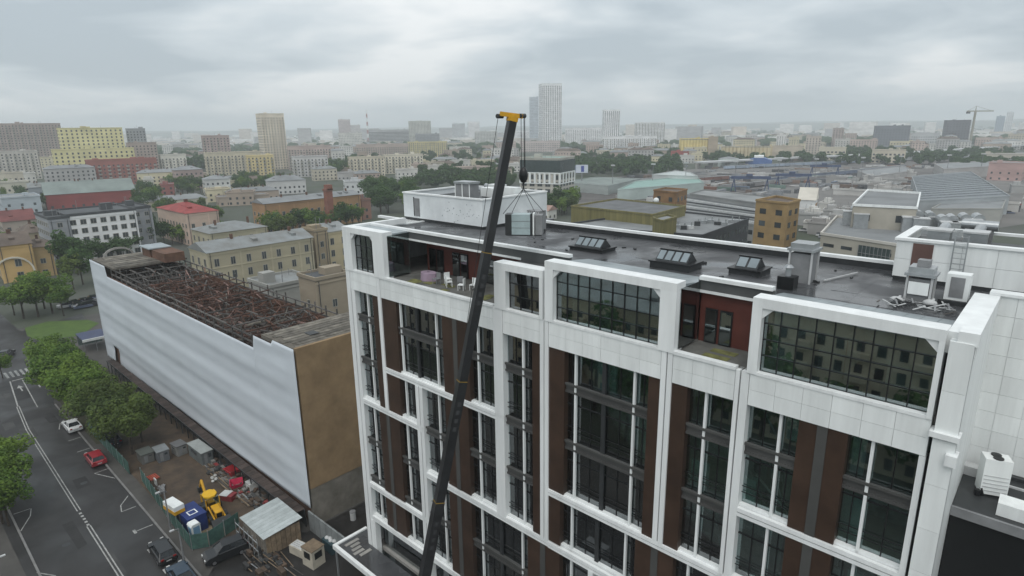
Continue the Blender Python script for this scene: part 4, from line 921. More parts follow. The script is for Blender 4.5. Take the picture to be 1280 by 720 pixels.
for k in range(13):
    px = 84+k*2.9; p = G(px, 388-k*.9+rc.uniform(-4, 4)); i = rc.randrange(6)
    small_car(p.x, p.y, R(90)+rc.uniform(-.1, .1), i, CN[i]+' car in the small car park behind the lawn', 'cars behind the lawn')
# ------------------------------------------------------------------ trees
def leaf_mat(name, c1, c2):
    m = bpy.data.materials.new(name); m.use_nodes = True; t = m.node_tree; p = t.nodes['Principled BSDF']; p.inputs['Roughness'].default_value = .75; p.inputs['Specular IOR Level'].default_value = .2
    g = N(t, 'ShaderNodeNewGeometry'); oi = N(t, 'ShaderNodeObjectInfo')
    no = N(t, 'ShaderNodeTexNoise', Scale=.35, Detail=2.0); t.links.new(g.outputs['Position'], no.inputs['Vector'])
    a1 = N(t, 'ShaderNodeMath', operation='MULTIPLY_ADD'); t.links.new(g.outputs['Random Per Island'], a1.inputs[0]); a1.inputs[1].default_value = .45; 
    a2 = N(t, 'ShaderNodeMath', operation='MULTIPLY_ADD'); t.links.new(oi.outputs['Random'], a2.inputs[0]); a2.inputs[1].default_value = .35; t.links.new(a1.outputs[0], a2.inputs[2])
    mr = N(t, 'ShaderNodeMapRange'); t.links.new(no.outputs[0], mr.inputs[0]); mr.inputs[1].default_value = .3; mr.inputs[2].default_value = .7; mr.inputs[3].default_value = -.2; mr.inputs[4].default_value = .3; t.links.new(mr.outputs[0], a1.inputs[2])
    r = N(t, 'ShaderNodeValToRGB'); t.links.new(a2.outputs[0], r.inputs[0]); r.color_ramp.elements[0].color = (*c2, 1); r.color_ramp.elements[1].color = (*c1, 1)
    t.links.new(r.outputs[0], p.inputs['Base Color'])
    tr = N(t, 'ShaderNodeBsdfTranslucent'); t.links.new(r.outputs[0], tr.inputs[0]); ms = N(t, 'ShaderNodeMixShader'); ms.inputs[0].default_value = .3
    o = t.nodes['Material Output']; t.links.new(p.outputs[0], ms.inputs[1]); t.links.new(tr.outputs[0], ms.inputs[2]); t.links.new(ms.outputs[0], o.inputs[0]); return m
LEAF = leaf_mat('leaf_green', (.19, .28, .05), (.05, .11, .02)); LEAFD = leaf_mat('leaf_dark', (.085, .155, .045), (.035, .072, .022)); LEAFO = leaf_mat('leaf_olive', (.14, .19, .045), (.055, .085, .024))
BARK = mat('bark', (.06, .048, .036), .9, .25, 2)
def crown_mesh(seed, n, leaf, mtl, blobs=24, flat=1.0):
    """unit crown: leaf faces spread through uneven clumps (radius about 1, centred at z = 0)"""
    rg = np.random.RandomState(seed); cs = []
    for _ in range(blobs):
        v = rg.normal(size=3); v /= np.linalg.norm(v); q = v*rg.uniform(.2, .82)*np.array([1, 1, .9]); q[2] *= flat; cs.append((q, rg.uniform(.16, .42)))
    wts = np.array([c_[1]**2 for c_ in cs]); idx = rg.choice(len(cs), n, p=wts/wts.sum())
    v = []; f = []
    for k in range(n):
        c_, r_ = cs[idx[k]]; u_ = rg.normal(size=3); u_ /= np.linalg.norm(u_); p = c_+u_*r_*rg.uniform(.55, 1.0)**.5
        nrm = u_+rg.normal(size=3)*.6+np.array([0, 0, .35]); nrm /= np.linalg.norm(nrm); a = np.cross(nrm, rg.normal(size=3)); a /= np.linalg.norm(a); b = np.cross(nrm, a); s = leaf*rg.uniform(.6, 1.3)
        i = len(v); v += [tuple(p-a*s-b*s*.5), tuple(p+a*s*.2-b*s*.75), tuple(p+a*s+b*s*.2), tuple(p-a*s*.1+b*s*.8)]; f.append((i, i+1, i+2, i+3))
    m = bpy.data.meshes.new('crown'); m.from_pydata(v, [], f); m.materials.append(mtl); m.update(); return m
def trunk_mesh(seed):
    """unit trunk: height 1 to the crown centre, a few limbs"""
    rg = random.Random(seed); b = MB(); b.tube((0, 0, 0), (.02, .01, .55), .05, .036, 7); b.tube((.02, .01, .55), (.0, .03, 1.05), .036, .015, 6)
    for k in range(5):
        a = k*1.26+rg.uniform(-.3, .3); z = rg.uniform(.4, .7); b.tube((.01, .01, z), (.3*math.cos(a), .3*math.sin(a), z+rg.uniform(.25, .45)), .022, .008, 5)
    return b.mesh('trunk', BARK)
NEAR = [crown_mesh(s, 3600, .046, m) for s, m in ((1, LEAF), (2, LEAF), (3, LEAFO), (4, LEAF))]
MID = [crown_mesh(s, 1500, .075, m) for s, m in ((11, LEAFD), (12, LEAF), (13, LEAFD), (14, LEAFO), (15, LEAFD))]
FAR = [crown_mesh(s, 380, .14, m, 9) for s, m in ((21, LEAFD), (22, LEAFD), (23, LEAFO))]
TRK = [trunk_mesh(s) for s in (1, 2, 3)]
rtree = random.Random(77)
def tree(x, y, h, w, lod, label, group=None, name='tree', k=None):
    t = root(name, label, 'tree', (x, y, 0), rtree.uniform(0, 6.28), group)
    ms = lod[k if k is not None else rtree.randrange(len(lod))]
    cz = h-w*.55*min(1.25, h/w*.62)
    rz_ = (h-cz)*1.08
    put('trunk', rtree.choice(TRK), t, scale=(h*.42, h*.42, cz)); put('crown', ms, t, (0, 0, cz), (rtree.uniform(-.25, .25), rtree.uniform(-.25, .25), rtree.uniform(0, 6)), (w/2*rtree.uniform(.82, 1.18), w/2*rtree.uniform(.82, 1.18), rz_*rtree.uniform(.9, 1.12))); return t
# roadside row in front of the tarpaulin
ROW = 'trees in the row between road and tarpaulin'
for px, py, h, w, k in ((60, 470, 8.5, 8.5, 0), (72, 463, 8, 8, 1), (78, 484, 9, 8.5, 1), (90, 490, 9, 9, 3), (140, 530, 9, 9, 2), (84, 500, 9, 9, 0), (101, 505, 9.5, 9, 1), (96, 522, 9, 8.6, 3), (118, 532, 9, 9, 0), (133, 544, 9, 9, 2), (146, 560, 8.6, 8.4, 2), (166, 568, 9.2, 9, 2), (178, 553, 8, 7, 2), (120, 516, 8.5, 7.5, 3), (150, 536, 8, 7, 2)):
    p = G(px, py); tree(p.x, p.y, h, w, NEAR, 'leafy olive tree in the roadside row beside the building site' if k == 2 else 'bright green tree in the roadside row towards the zebra crossing', ROW, k=k)
for px, py, h, w in ((-5, 558, 8.5, 7), (-2, 584, 8.5, 7.4), (-9, 604, 8.5, 7.5), (1, 616, 7, 5.5), (-20, 580, 9, 8)):
    q = G(px, py, h*.65); x, y = q.x, q.y
    tree(x, y, h, w, NEAR, 'bright green tree on the pavement across the road from the site', 'trees across the road', k=rtree.choice((0, 1)))
p = G(6, 476); tree(p.x-2, p.y, 5, 5, NEAR, 'small round tree beside the zebra crossing', k=3)
GRP = 'trees around the lawn'
for px, py, h, w in ((30, 398, 12, 11), (48, 396, 12, 12), (66, 392, 12, 11), (80, 395, 9, 9), (18, 394, 9, 9), (56, 386, 11, 10)):
    p = G(px, py); tree(p.x, p.y, h, w, NEAR, 'broad bright green tree standing around the lawn', GRP, k=rtree.choice((0, 1)))
for px, py, h, w in ((86, 345, 15, 12), (98, 344, 13, 11), (112, 334, 10, 10), (104, 356, 12, 11), (92, 362, 12, 10), (128, 328, 8.5, 10), (142, 325, 8, 10), (155, 322, 8, 10), (28, 342, 10, 8), (20, 345, 9, 8), (168, 318, 8, 9), (76, 340, 12, 9)):
    p = G(px, py); tree(p.x, p.y, h, w, MID, 'dense green tree in the belt before the white apartment block', 'trees before the white block')
for px, py, h, w in ((196, 308, 12, 10), (206, 306, 10, 9), (216, 305, 9, 9), (240, 304, 9, 9), (256, 303, 9, 9), (190, 300, 12, 9), (272, 300, 9, 8), (228, 305, 9, 9)):
    p = G(px, py); tree(p.x, p.y, h, w, MID, 'fresh green tree before the red-roofed house', 'trees before the red-roofed house', k=1 if px > 220 else 0)
for k in range(16):
    p = G(338+k*7.4, 300-k*1.1+rtree.uniform(-4, 2)); tree(p.x, p.y, rtree.uniform(9, 13), rtree.uniform(9, 12), MID, 'green tree in the belt before the orange brick block', 'trees before the orange brick block', k=rtree.choice((1, 3, 0)))
# street lamps
def lamp(x, y, h, rz, label, group=None):
    t = root('street_lamp', label, 'lamp', (x, y, 0), rz, group); MB().tube((0, 0, 0), (0, 0, h), .11, .07, 8).build('pole', GREY, t); MB().tube((0, 0, h), (0, -.5, h+.1), .05, n=6).build('arm', GREY, t); MB().box(-.12, .12, -.9, -.45, h+.06, h+.18).build('lamp_head', LGREY, t)
p = G(17, 726); lamp(p.x, p.y-1, 3.2, R(180), 'grey lamp post on the pavement across the road')
p = G(214, 665); lamp(p.x, p.y, 5.5, 0, 'grey street lamp beside the white and yellow sign')
p = G(230, 700); lamp(p.x, p.y, 4.0, 0, 'pale slim lamp post at the corner of the green fence')
# blue-roofed kiosk by the tarpaulin's far corner
t = root('bus_shelter', 'low shelter with dark blue roof and white edge beyond the tarpaulin corner', 'shelter', (-154.7, 30.6, 0), R(88))
MB().box(-2.4, 2.4, -3.4, 3.4, 2.9, 3.1).build('roof', mat('roof_navy', (.02, .03, .09), .4), t); MB().box(-2.45, 2.45, -3.65, -3.41, 2.7, 3.2).build('roof_edge', WHITE, t)
for x in (-2.2, 0, 2.2): MB().box(x-.06, x+.06, -3.2, -3.08, 0, 2.9).build('post', GREY, t)
MB().box(-2.3, 2.3, 3.1, 3.15, .3, 2.6).build('back_pane', GLASSD, t)
# ------------------------------------------------------------------ city: blocks placed where their pixels meet the ground
def wallm(c, name=None):
    c = tuple(min(.82, v*1.18) for v in c)
    return mat('wall_%d_%d_%d' % tuple(int(v*255) for v in c), c, .9, .14, .06, detail=6.0, rnd=.03, stretch=(1, 1, 2.5))
RG = mat('roof_grey', (.22, .23, .235), .7, .15, .1, rnd=.1); RD = mat('roof_dark', (.07, .075, .08), .7, .2, .1); RR_ = mat('roof_red', (.29, .05, .045), .7, .2, .3); RMET = mat('roof_sheet_metal', (.26, .28, .285), .55, .15, .25, metal=.1, rnd=.08, col2=(.185, .185, .175), detail=8.0); RBR = mat('roof_brown', (.13, .10, .08), .8, .2, .2); RGN = mat('roof_green_sheet', (.20, .34, .30), .5, .12, .1)
FRM = mat('window_surround', (.36, .345, .30), .7)
WINMESH = {}
def block(name, label, cx, cy, rz, w, d, h, wc, roof=RG, style='flat', fl=3.0, bay=3.2, win=(1.3, 1.5), far=True, base=0.0, group=None, cat='building', plain=False, rh=3.0, balc=0, z0=0.0, bands=None, wm=WINFAR, cap=None):
    t = root(name, label, cat, (cx, cy, z0), rz, group); m = wallm(wc)
    MB().box(-w/2, w/2, -d/2, d/2, 0, h).build('wall', m, t, fix=False)
    if style == 'flat':
        MB().box(-w/2-.2, w/2+.2, -d/2-.2, d/2+.2, h+.004, h+.35).build('roof', roof, t, fix=False)
        pb = MB()
        for a in ((-w/2-.25, w/2+.25, -d/2-.25, -d/2+.15), (-w/2-.25, w/2+.25, d/2-.15, d/2+.25), (-w/2-.25, -w/2+.15, -d/2+.16, d/2-.16), (w/2-.15, w/2+.25, -d/2+.16, d/2-.16)): pb.box(a[0], a[1], a[2], a[3], h+.1, h+.9)
        pb.build('parapet', cap or m, t, fix=False)
        rg = random.Random(int(abs(cx)*7+abs(cy)))
        for k in range(max(1, int(w/18))):
            x = rg.uniform(-w/2+2, w/2-2); s = rg.uniform(1.2, 2.6); MB().box(x-s, x+s, -1.5, 1.5, h+.36, h+.36+rg.uniform(1.2, 2.8)).build('roof_house', cap or m, t, fix=False)
    elif style == 'gable':
        MB().extr([(-d/2-.5, h), (0, h+rh), (d/2+.5, h)], -w/2-.4, w/2+.4, 'x').build('roof', roof, t)
    elif style == 'hip':
        b = MB(); i = min(d/2, w/2)*.95; b.v = [(-w/2-.5, -d/2-.5, h), (w/2+.5, -d/2-.5, h), (w/2+.5, d/2+.5, h), (-w/2-.5, d/2+.5, h), (-w/2+i, 0, h+rh), (w/2-i, 0, h+rh)]; b.f = [(0, 1, 5, 4), (1, 2, 5), (2, 3, 4, 5), (3, 0, 4), (3, 2, 1, 0)]; b.build('roof', roof, t)
    if style in ('gable', 'hip'):
        rg = random.Random(int(abs(cx)*7+abs(cy)))
        for k in range(max(2, int(w/14))): x = rg.uniform(-w/2+3, w/2-3); MB().box(x-.35, x+.35, -.9, -.2, h+rh*.4, h+rh+1.1).build('chimney', BRK, t, fix=False)
    if not plain:
        nf = max(1, int((h-base-.4)/fl)); faces = [(w, d, 0), (d, w, 1), (d, w, 2)]
        wb = MB(); items = []
        for (L_, D_, s) in faces:
            nb = max(1, int((L_-1)/bay))
            for i in range(nb):
                a = -L_/2+(i+.5)*L_/nb
                for j in range(nf):
                    z = base+j*fl+.8; items.append((a, z, D_, s))
        ww, wh = win
        if far:
            for a, z, D_, s in items:
                if s == 0: wb.box(a-ww/2, a+ww/2, -D_/2-.05, -D_/2+.1, z, z+wh)
                elif s == 1: wb.box(D_/2-.1, D_/2+.05, a-ww/2, a+ww/2, z, z+wh)
                else: wb.box(-D_/2-.05, -D_/2+.1, a-ww/2, a+ww/2, z, z+wh)
            if items: wb.build('window', wm, t, 'stuff', fix=False)
        else:
            key = (ww, wh)
            if key not in WINMESH:
                fb = MB()
                for a in ((-ww/2-.12, -ww/2, -.12, wh+.12), (ww/2, ww/2+.12, -.12, wh+.12), (-ww/2, ww/2, wh, wh+.12), (-ww/2, ww/2, -.12, 0), (-.04, .04, 0, wh)): fb.box(a[0], a[1], -.09, .03, a[2], a[3])
                WINMESH[key] = (MB().box(-ww/2, ww/2, -.05, .05, 0, wh).mesh('window_pane', wm), fb.mesh('window_frame', FRM))
            for a, z, D_, s in items[:260]:
                loc = (a, -D_/2, z) if s == 0 else (D_/2, a, z) if s == 1 else (-D_/2, a, z); o = put('window', WINMESH[key][0], t, loc, (0, 0, (0, R(90), R(-90))[s])); put('frame', WINMESH[key][1], o)
        if balc:
            bb = MB(); nb = max(1, int((w-1)/bay))
            for i in range(0, nb, balc):
                a = -w/2+(i+.5)*w/nb
                for j in range(1, nf): z = base+j*fl; bb.box(a-1.3, a+1.3, -d/2-1.0, -d/2-.06, z, z+1.1)
            bb.build('balcony', FRM if balc != 3 else m, t, 'stuff', fix=False)
    if not far and not plain:
        lm_ = wallm(tuple(min(.8, v*1.12) for v in wc)); nb = max(1, int((w-1)/bay))
        for i in range(0, nb+1, 2): a = -w/2+i*w/nb; MB().box(a-.3, a+.3, -d/2-.09, -d/2-.01, 0, h-.5).build('pilaster', lm_, t, fix=False)
        MB().box(-w/2-.1, w/2+.1, -d/2-.16, -d/2-.02, h-.9, h-.45).build('cornice', lm_, t, fix=False)
        for a in (-w/2+.7, w/2-.7): MB().tube((a, -d/2-.14, 0), (a, -d/2-.14, h-.2), .09, n=6).build('downpipe', RD, t)
    if style in ('gable', 'hip'):
        rg = random.Random(int(abs(cx)*3+abs(cy)*5))
        for k in range(max(1, int(w/16))): x = rg.uniform(-w/2+3, w/2-3); MB().extr([(-d*.32, h+rh*.2), (-d*.32, h+rh*.2+1.3), (-d*.08, h+rh*.2+1.5), (-d*.08, h+rh*.2)], x-.7, x+.7, 'x').build('dormer', roof, t)
    else:
        rg = random.Random(int(abs(cx)*3+abs(cy)*5))
        for k in range(3): x = rg.uniform(-w/2+1, w/2-1); y = rg.uniform(-d/2+1, d/2-1); MB().tube((x, y, h+.3), (x, y, h+rg.uniform(2, 4.5)), .09, n=5).build('aerial', GREY, t)
    if bands:
        for z, hh, mm_ in bands: MB().box(-w/2-.12, w/2+.12, -d/2-.12, d/2+.12, z, z+hh).build('cornice', mm_, t, fix=False)
    return t
def B(name, label, x0, x1, yb, yt, wc, phi=0.0, d=14.0, **kw):
    """front base line between pixels (x0, yb) and (x1, yb), top at pixel row yt"""
    xm = (x0+x1)/2; p = G(xm, yb); dist = math.hypot(p.x, p.y); a = los(xm, yb)
    q = G(x1, yb)-G(x0, yb); wpx = abs(q.x*math.cos(a)+q.y*math.sin(a)); ph_ = R(phi)
    w = max(6, (wpx-d*abs(math.sin(ph_)))/math.cos(ph_)); h = onY(xm, yt, p.y).z-0.0
    h = max(3, h-(1 if kw.get('style', 'flat') == 'flat' else kw.get('rh', 3)))
    f = Vector((-math.sin(a), math.cos(a), 0)); c_ = p+f*(d*.5*math.cos(ph_)+w*.5*abs(math.sin(ph_)))
    return block(name, label, c_.x, c_.y, a+ph_, w, d, h, wc, **kw)
def BX(name, label, pl, pr, h, d, wc, **kw):
    """street-grid block: long front faces +x; eave ends seen at pixels pl and pr, eave height h"""
    a, b = G(*pl, h), G(*pr, h); X = (a.x+b.x)/2
    return block(name, label, X-d/2, (a.y+b.y)/2, R(90), abs(b.y-a.y), d, h, wc, **kw)
BEI = (.42, .36, .25); CRM = (.50, .45, .34); PNK = (.40, .31, .27); WHT = (.62, .63, .62); GRY = (.33, .34, .35); YEL = (.58, .47, .16); ORG = (.31, .19, .10); RDB = (.24, .075, .06); BRN = (.22, .145, .11)
# --- nearer street-grid buildings
BX('old_office_block', 'long cream three-storey block with grey metal roof behind the derelict building', (257, 316), (392, 297), 13, 13, (.35, .315, .225), roof=RMET, style='gable', rh=2.4, fl=4.0, bay=4.0, win=(1.2, 2.1), far=False, bands=[(12.4, .5, wallm((.42, .38, .27))), (8.2, .3, wallm((.42, .38, .27)))])
BX('old_office_block', 'short cream wing beside the white office corner, with paired arched windows', (409, 291), (433, 286), 13.2, 13, (.40, .34, .22), roof=RMET, style='gable', rh=2.2, fl=4.0, bay=3.6, win=(1.2, 2.1), far=False, bands=[(12.6, .5, wallm((.46, .42, .31)))])
BX('stair_tower', 'narrow brownish stair tower between the two cream office wings', (393, 290), (409, 288), 14, 8, (.27, .22, .15), fl=4.0, bay=4.2, win=(1.1, 1.8), far=False)
BX('ruined_annex', 'low tan annex with broken walls between derelict building and office corner', (395, 352), (436, 343), 12, 8, (.26, .22, .165), roof=RD, fl=4.2, bay=4.0, win=(1.1, 1.8), far=False)
BX('low_roof_annex', 'low annex with pale blue grey sheet roof beside the cream block', (335, 360), (396, 350), 7.5, 12, (.3, .3, .28), roof=RMET, fl=4.2, bay=4.0, far=False)
BX('grey_roof_block', 'old yellowish block under a wide grey sheet roof behind the cream block', (262, 292), (334, 283), 9, 18, (.34, .31, .22), roof=RMET, style='hip', rh=2.6, fl=4, bay=4.2, win=(1.2, 1.9), far=False)
BX('apartment_block', 'white five-storey apartment block with dark windows and flat dark roof', (86, 272), (166, 262), 17, 22, (.70, .71, .71), roof=RD, cap=RD, fl=3.25, bay=2.9, win=(1.7, 1.7), far=False)
BX('apartment_block', 'blue grey end section left of the white apartment block', (61, 275), (85.6, 272), 16.6, 21.5, (.25, .26, .275), roof=RD, cap=RD, fl=3.2, bay=2.7, win=(1.4, 1.5), far=False)
BX('apartment_block', 'blue grey end section right of the white apartment block', (166.4, 262), (186, 259), 16.6, 21.5, (.25, .26, .275), roof=RD, cap=RD, fl=3.2, bay=2.7, win=(1.4, 1.5), far=False)
BX('red_roofed_house', 'pale pink four-storey house under a bright red hipped roof', (232, 267), (273, 263), 13.5, 34, (.48, .37, .30), roof=RR_, style='hip', rh=3.2, fl=3.3, bay=3.1, win=(1.1, 1.6), far=False)
BX('orange_brick_block', 'long orange brick block with pale roof and brick chimney', (329, 255), (450, 243), 14, 12, ORG, roof=RG, style='gable', rh=2.0, fl=3.6, bay=3.4, win=(1.3, 1.7), far=False)
BX('brick_chimney', 'square brown brick chimney standing before the orange brick block', (409, 239), (414, 238), 19, 2.5, (.2, .085, .06), plain=True, cat='chimney')
BX('small_brick_house', 'small brown brick house right of the orange brick block', (451, 251), (464, 250), 10, 10, (.22, .12, .09), fl=3.4, roof=RG)
B('grey_roofed_house', 'pale two-storey house with grey hipped roof among trees', 333, 384, 243, 220, (.46, .46, .45), phi=8, d=14, roof=RG, style='hip', rh=3.5, fl=3.4, bay=3)
B('ochre_gabled_hall', 'ochre hall with white-edged arch by the left edge, near the lawn', 0, 50, 352, 302, (.44, .30, .13), phi=4, d=18, roof=RBR, style='gable', rh=3, fl=4.2, bay=5, win=(1.5, 2.2), far=False)
B('ochre_side_wing', 'taller ochre wing with small windows beside the arched hall', 46, 66, 346, 306, (.42, .30, .15), phi=4, d=14, roof=RBR, style='hip', rh=2, fl=3.8, bay=4.5, far=False)
ar = root('arch_surround', 'white arched surround on the ochre hall gable', 'arch', onY(22, 330, G(22, 352).y-.6)); pa = G(22, 352); ar.location = (pa.x-.1, pa.y-.1, 0); ar.rotation_euler = (0, 0, los(22)+R(4))
for s in range(10):
    a0, a1 = math.pi*s/10, math.pi*(s+1)/10; beam('arch_stone', wallm((.55, .52, .44)), ar, (5*math.cos(a0), -.6, 3+5*math.sin(a0)), (5*math.cos(a1), -.6, 3+5*math.sin(a1)), .6, .5)
B('red_roofed_row', 'low row with dull red sheet roof at the left edge', 0, 52, 300, 268, (.33, .28, .24), phi=6, d=20, roof=mat('roof_dull_red', (.17, .055, .05), .8, .2, .2), style='gable', rh=4, fl=3.6, bay=3.6)
B('dark_gabled_house', 'dark brown roofed house left of the blue grey apartment section', 28, 62, 318, 285, (.30, .25, .17), phi=8, d=16, roof=RBR, style='hip', rh=3, fl=3.6)
B('red_walled_hall', 'long hall with grey green roof above a dark red wall', 56, 175, 259, 228, (.23, .05, .045), phi=4, d=30, roof=mat('roof_grey_green', (.20, .235, .22), .7, .15, .1), style='gable', rh=7, fl=4.5, bay=5)
B('pale_wall_tower', 'plain pale grey wall tower at the end of the red hall', 183, 196, 250, 224, (.45, .44, .40), d=10, plain=True)
B('blue_grey_shed', 'pale blue grey flat-roofed sheds at the left edge', 0, 55, 268, 247, (.36, .40, .43), phi=5, d=25, roof=RMET, fl=4, bay=5)
B('cream_low_block', 'low cream block with flat roof behind the grey sheds', 0, 40, 246, 228, (.46, .44, .36), phi=5, d=14, fl=3.4)
B('gable_dark_barn', 'dark barn with pale frame between the sheds and red hall', 38, 58, 250, 230, (.22, .24, .26), d=12, roof=RMET, style='gable', rh=3)
# --- left skyline
B('yellow_tower_block', 'big stepped yellow apartment block, its taller centre part', 82, 164, 220, 159, (.60, .55, .29), phi=6, d=22, roof=RBR, fl=3.6, bay=4.2, win=(1.5, 1.9), bands=[(0, .1, RBR)])
B('yellow_wing', 'lower yellow wing in front of the taller yellow block', 72, 176, 226, 186, (.60, .55, .29), phi=6, d=14, roof=RBR, fl=3.6, bay=4.2, win=(1.5, 1.9))
B('red_brick_block', 'red brown brick block with ochre cornice before the yellow block', 112, 202, 231, 199, (.27, .10, .08), phi=5, d=14, roof=mat('roof_ochre', (.33, .25, .12), .8), fl=3.2, bay=3.4, balc=2)
B('brown_slab_block', 'broad pinkish brown slab block behind the yellow one at the left edge', 0, 88, 214, 153, (.34, .275, .25), phi=3, d=16, fl=3.0, bay=3.2, balc=2, roof=RG)
B('pale_slab_block', 'pale grey apartment slab below the brown slab at the left edge', 0, 54, 225, 189, (.50, .47, .43), phi=4, d=14, fl=3.0, bay=3.2, balc=2)
B('grey_apartment', 'grey apartment block right of the yellow tower, half hidden', 166, 190, 216, 160, (.27, .28, .29), d=14, fl=3, bay=3)
B('brown_apartment', 'brown apartment block right of the yellow wing', 164, 202, 220, 178, (.33, .27, .24), phi=5, d=14, fl=3, bay=3.2)
B('white_small_block', 'small white apartment block beyond the red brick one', 202, 236, 218, 193, (.56, .54, .48), phi=6, d=14, fl=3, balc=2)
B('pink_villa', 'pinkish brown three-storey house among the trees', 218, 257, 236, 208, (.33, .25, .23), phi=7, d=16, roof=RG, style='hip', rh=3, fl=3.5)
B('red_shed', 'small red brick shed left of the tree clump', 203, 220, 249, 230, (.24, .09, .08), d=12, roof=RG)
B('white_villa', 'small white house with grey roof between tree clumps', 255, 290, 244, 220, (.52, .52, .50), phi=8, d=14, roof=RG, style='hip', rh=2.6, fl=3.4)
B('grey_low_house', 'long low grey house beside the lane', 287, 326, 250, 237, (.40, .39, .38), phi=6, d=12, roof=RG, style='gable', rh=2.5, fl=3.4)
B('pink_apartment', 'pinkish apartment block, front of the cluster by the tall tower', 257, 292, 214, 169, (.37, .29, .27), phi=6, d=14, fl=3, balc=2)
B('cream_apartment', 'cream apartment block with many balconies below the tall tower', 258, 330, 219, 190, (.50, .45, .34), phi=8, d=14, fl=3, balc=2)
B('yellow_apartment', 'warm yellow apartment block beside the tall tower foot', 310, 345, 223, 194, (.56, .46, .24), phi=6, d=13, fl=3, balc=2)
B('tall_beige_tower', 'tall beige apartment tower standing clear above the left skyline', 327, 362, 212, 141, (.60, .54, .44), phi=14, d=24, fl=3.1, bay=3.0, win=(1.4, 1.5), roof=RG, balc=3)
B('pink_wide_block', 'wide pink apartment block right of the tall beige tower', 361, 416, 212, 182, (.42, .34, .31), phi=6, d=14, fl=3, balc=2)
B('pale_wide_block', 'pale grey block with white end in front of wide pink block', 366, 412, 221, 195, (.46, .45, .44), phi=7, d=14, fl=3, balc=2)
# --- middle distance
B('low_white_shop', 'low white building beside the road left of centre', 430, 458, 243, 226, (.52, .53, .53), phi=5, d=14, fl=4)
B('cream_row_block', 'cream apartment row with white corner bays', 436, 482, 221, 196, (.52, .47, .37), phi=10, d=13, fl=3, balc=2)
B('pale_row_block', 'pale apartment row next to the cream row', 480, 530, 217, 193, (.57, .53, .43), phi=10, d=13, fl=3, balc=2)
B('long_pink_block', 'long pinkish apartment block behind the cream rows', 446, 512, 202, 180, (.42, .35, .31), phi=6, d=14, fl=3, balc=2)
B('yellowish_block', 'yellowish apartment block behind the pale row', 510, 560, 197, 177, (.54, .48, .26), phi=8, d=13, fl=3, balc=2)
B('banded_office', 'long grey office with dark window bands', 462, 513, 184, 162, (.34, .34, .34), phi=4, d=18, fl=3.6, bay=3.4, win=(3.2, 1.7))
B('white_low_hall', 'pale low hall left of the banded office', 424, 454, 188, 166, (.55, .54, .50), phi=4, d=18, fl=3.6)
B('pink_tower', 'pinkish twin apartment tower near the striped mast', 425, 440, 182, 149, (.44, .38, .37), d=18, fl=3, bay=3)
B('pale_tower', 'pale apartment tower next to the pinkish tower', 440, 452, 182, 156, (.50, .48, .47), d=18, fl=3)
B('domed_block', 'greyish apartment block with stepped rounded crown', 512, 540, 186, 151, (.44, .44, .40), phi=5, d=20, fl=3)
B('dark_low_office', 'dark grey office right of the banded one', 520, 550, 186, 167, (.25, .26, .27), d=16, fl=3.5)
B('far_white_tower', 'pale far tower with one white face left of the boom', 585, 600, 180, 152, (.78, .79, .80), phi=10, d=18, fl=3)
B('far_pale_tower', 'pale far tower left of the white-faced one', 566, 582, 180, 154, (.45, .47, .48), d=18, fl=3)
B('long_grey_far', 'long pale far block left of the boom', 594, 622, 186, 164, (.48, .48, .46), d=18, fl=3)
B('cream_villa', 'cream low block among the trees below the boom', 588, 618, 217, 200, (.48, .44, .33), phi=8, d=14, fl=3.3)
B('pale_low_row', 'pale low row with many openings left of the boom', 560, 590, 212, 200, (.45, .44, .41), phi=8, d=12, fl=3.2)
B('glass_tower', 'tall pale glass office tower with flat crown', 673, 702, 183, 104, (.72, .75, .77), phi=12, d=44, fl=4.4, bay=4.2, win=(1.7, 3.6), roof=RG)
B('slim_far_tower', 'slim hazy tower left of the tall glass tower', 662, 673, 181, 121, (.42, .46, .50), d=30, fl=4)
B('long_white_block', 'long white apartment slab right of the glass tower', 706, 752, 184, 160, (.76, .76, .74), phi=3, d=16, fl=3, bay=4, win=(1.6, 1.7), balc=3)
B('tall_white_tower', 'tall white tower with dark vertical window strips', 752, 774, 180, 137, (.78, .78, .77), phi=14, d=22, fl=3.2, bay=5, win=(2.2, 2.8))
B('white_front_slab', 'white slab with rows of balconies before the tall white tower', 752, 820, 190, 170, (.76, .76, .74), phi=3, d=14, fl=3, balc=2)
B('pale_cluster_block', 'pale apartment block right of the tall white tower', 792, 830, 184, 153, (.70, .70, .69), phi=8, d=18, fl=3, balc=2)
B('pink_far_block', 'low pinkish building at the foot of the glass tower', 650, 700, 190, 176, (.46, .40, .38), d=18, fl=3.4)
B('white_far_row', 'white far row behind the boom head', 640, 672, 180, 163, (.78, .78, .77), d=18, fl=3)
t = B('gridded_office', 'dark glass office with white grid storey among trees, behind the penthouse', 650, 719, 262, 197, (.42, .40, .36), phi=-24, d=22, fl=4.0, bay=4.2, win=(3.0, 2.6), far=False, roof=RGN)
gw = [o for o in t.children if o.name.startswith('wall')][0].dimensions
GRD = WIN_ = mat('band_glass', (.05, .07, .07), .15, spec=.7)
gh = max(v.co.z for v in [o for o in t.children if o.name.startswith('wall')][0].data.vertices); gx = max(v.co.x for v in [o for o in t.children if o.name.startswith('wall')][0].data.vertices); gy = 11
MB().box(-gx-.3, gx+.3, -gy-.3, gy+.3, gh-7.5, gh-.6).build('dark_glass_storey', GRD, t); MB().box(-gx-.45, gx+.45, -gy-.45, gy+.45, gh-14, gh-13.5).build('white_ledge', WHITE, t); MB().box(-gx-.45, gx+.45, -gy-.45, gy+.45, gh-8.1, gh-7.51).build('white_ledge', WHITE, t)
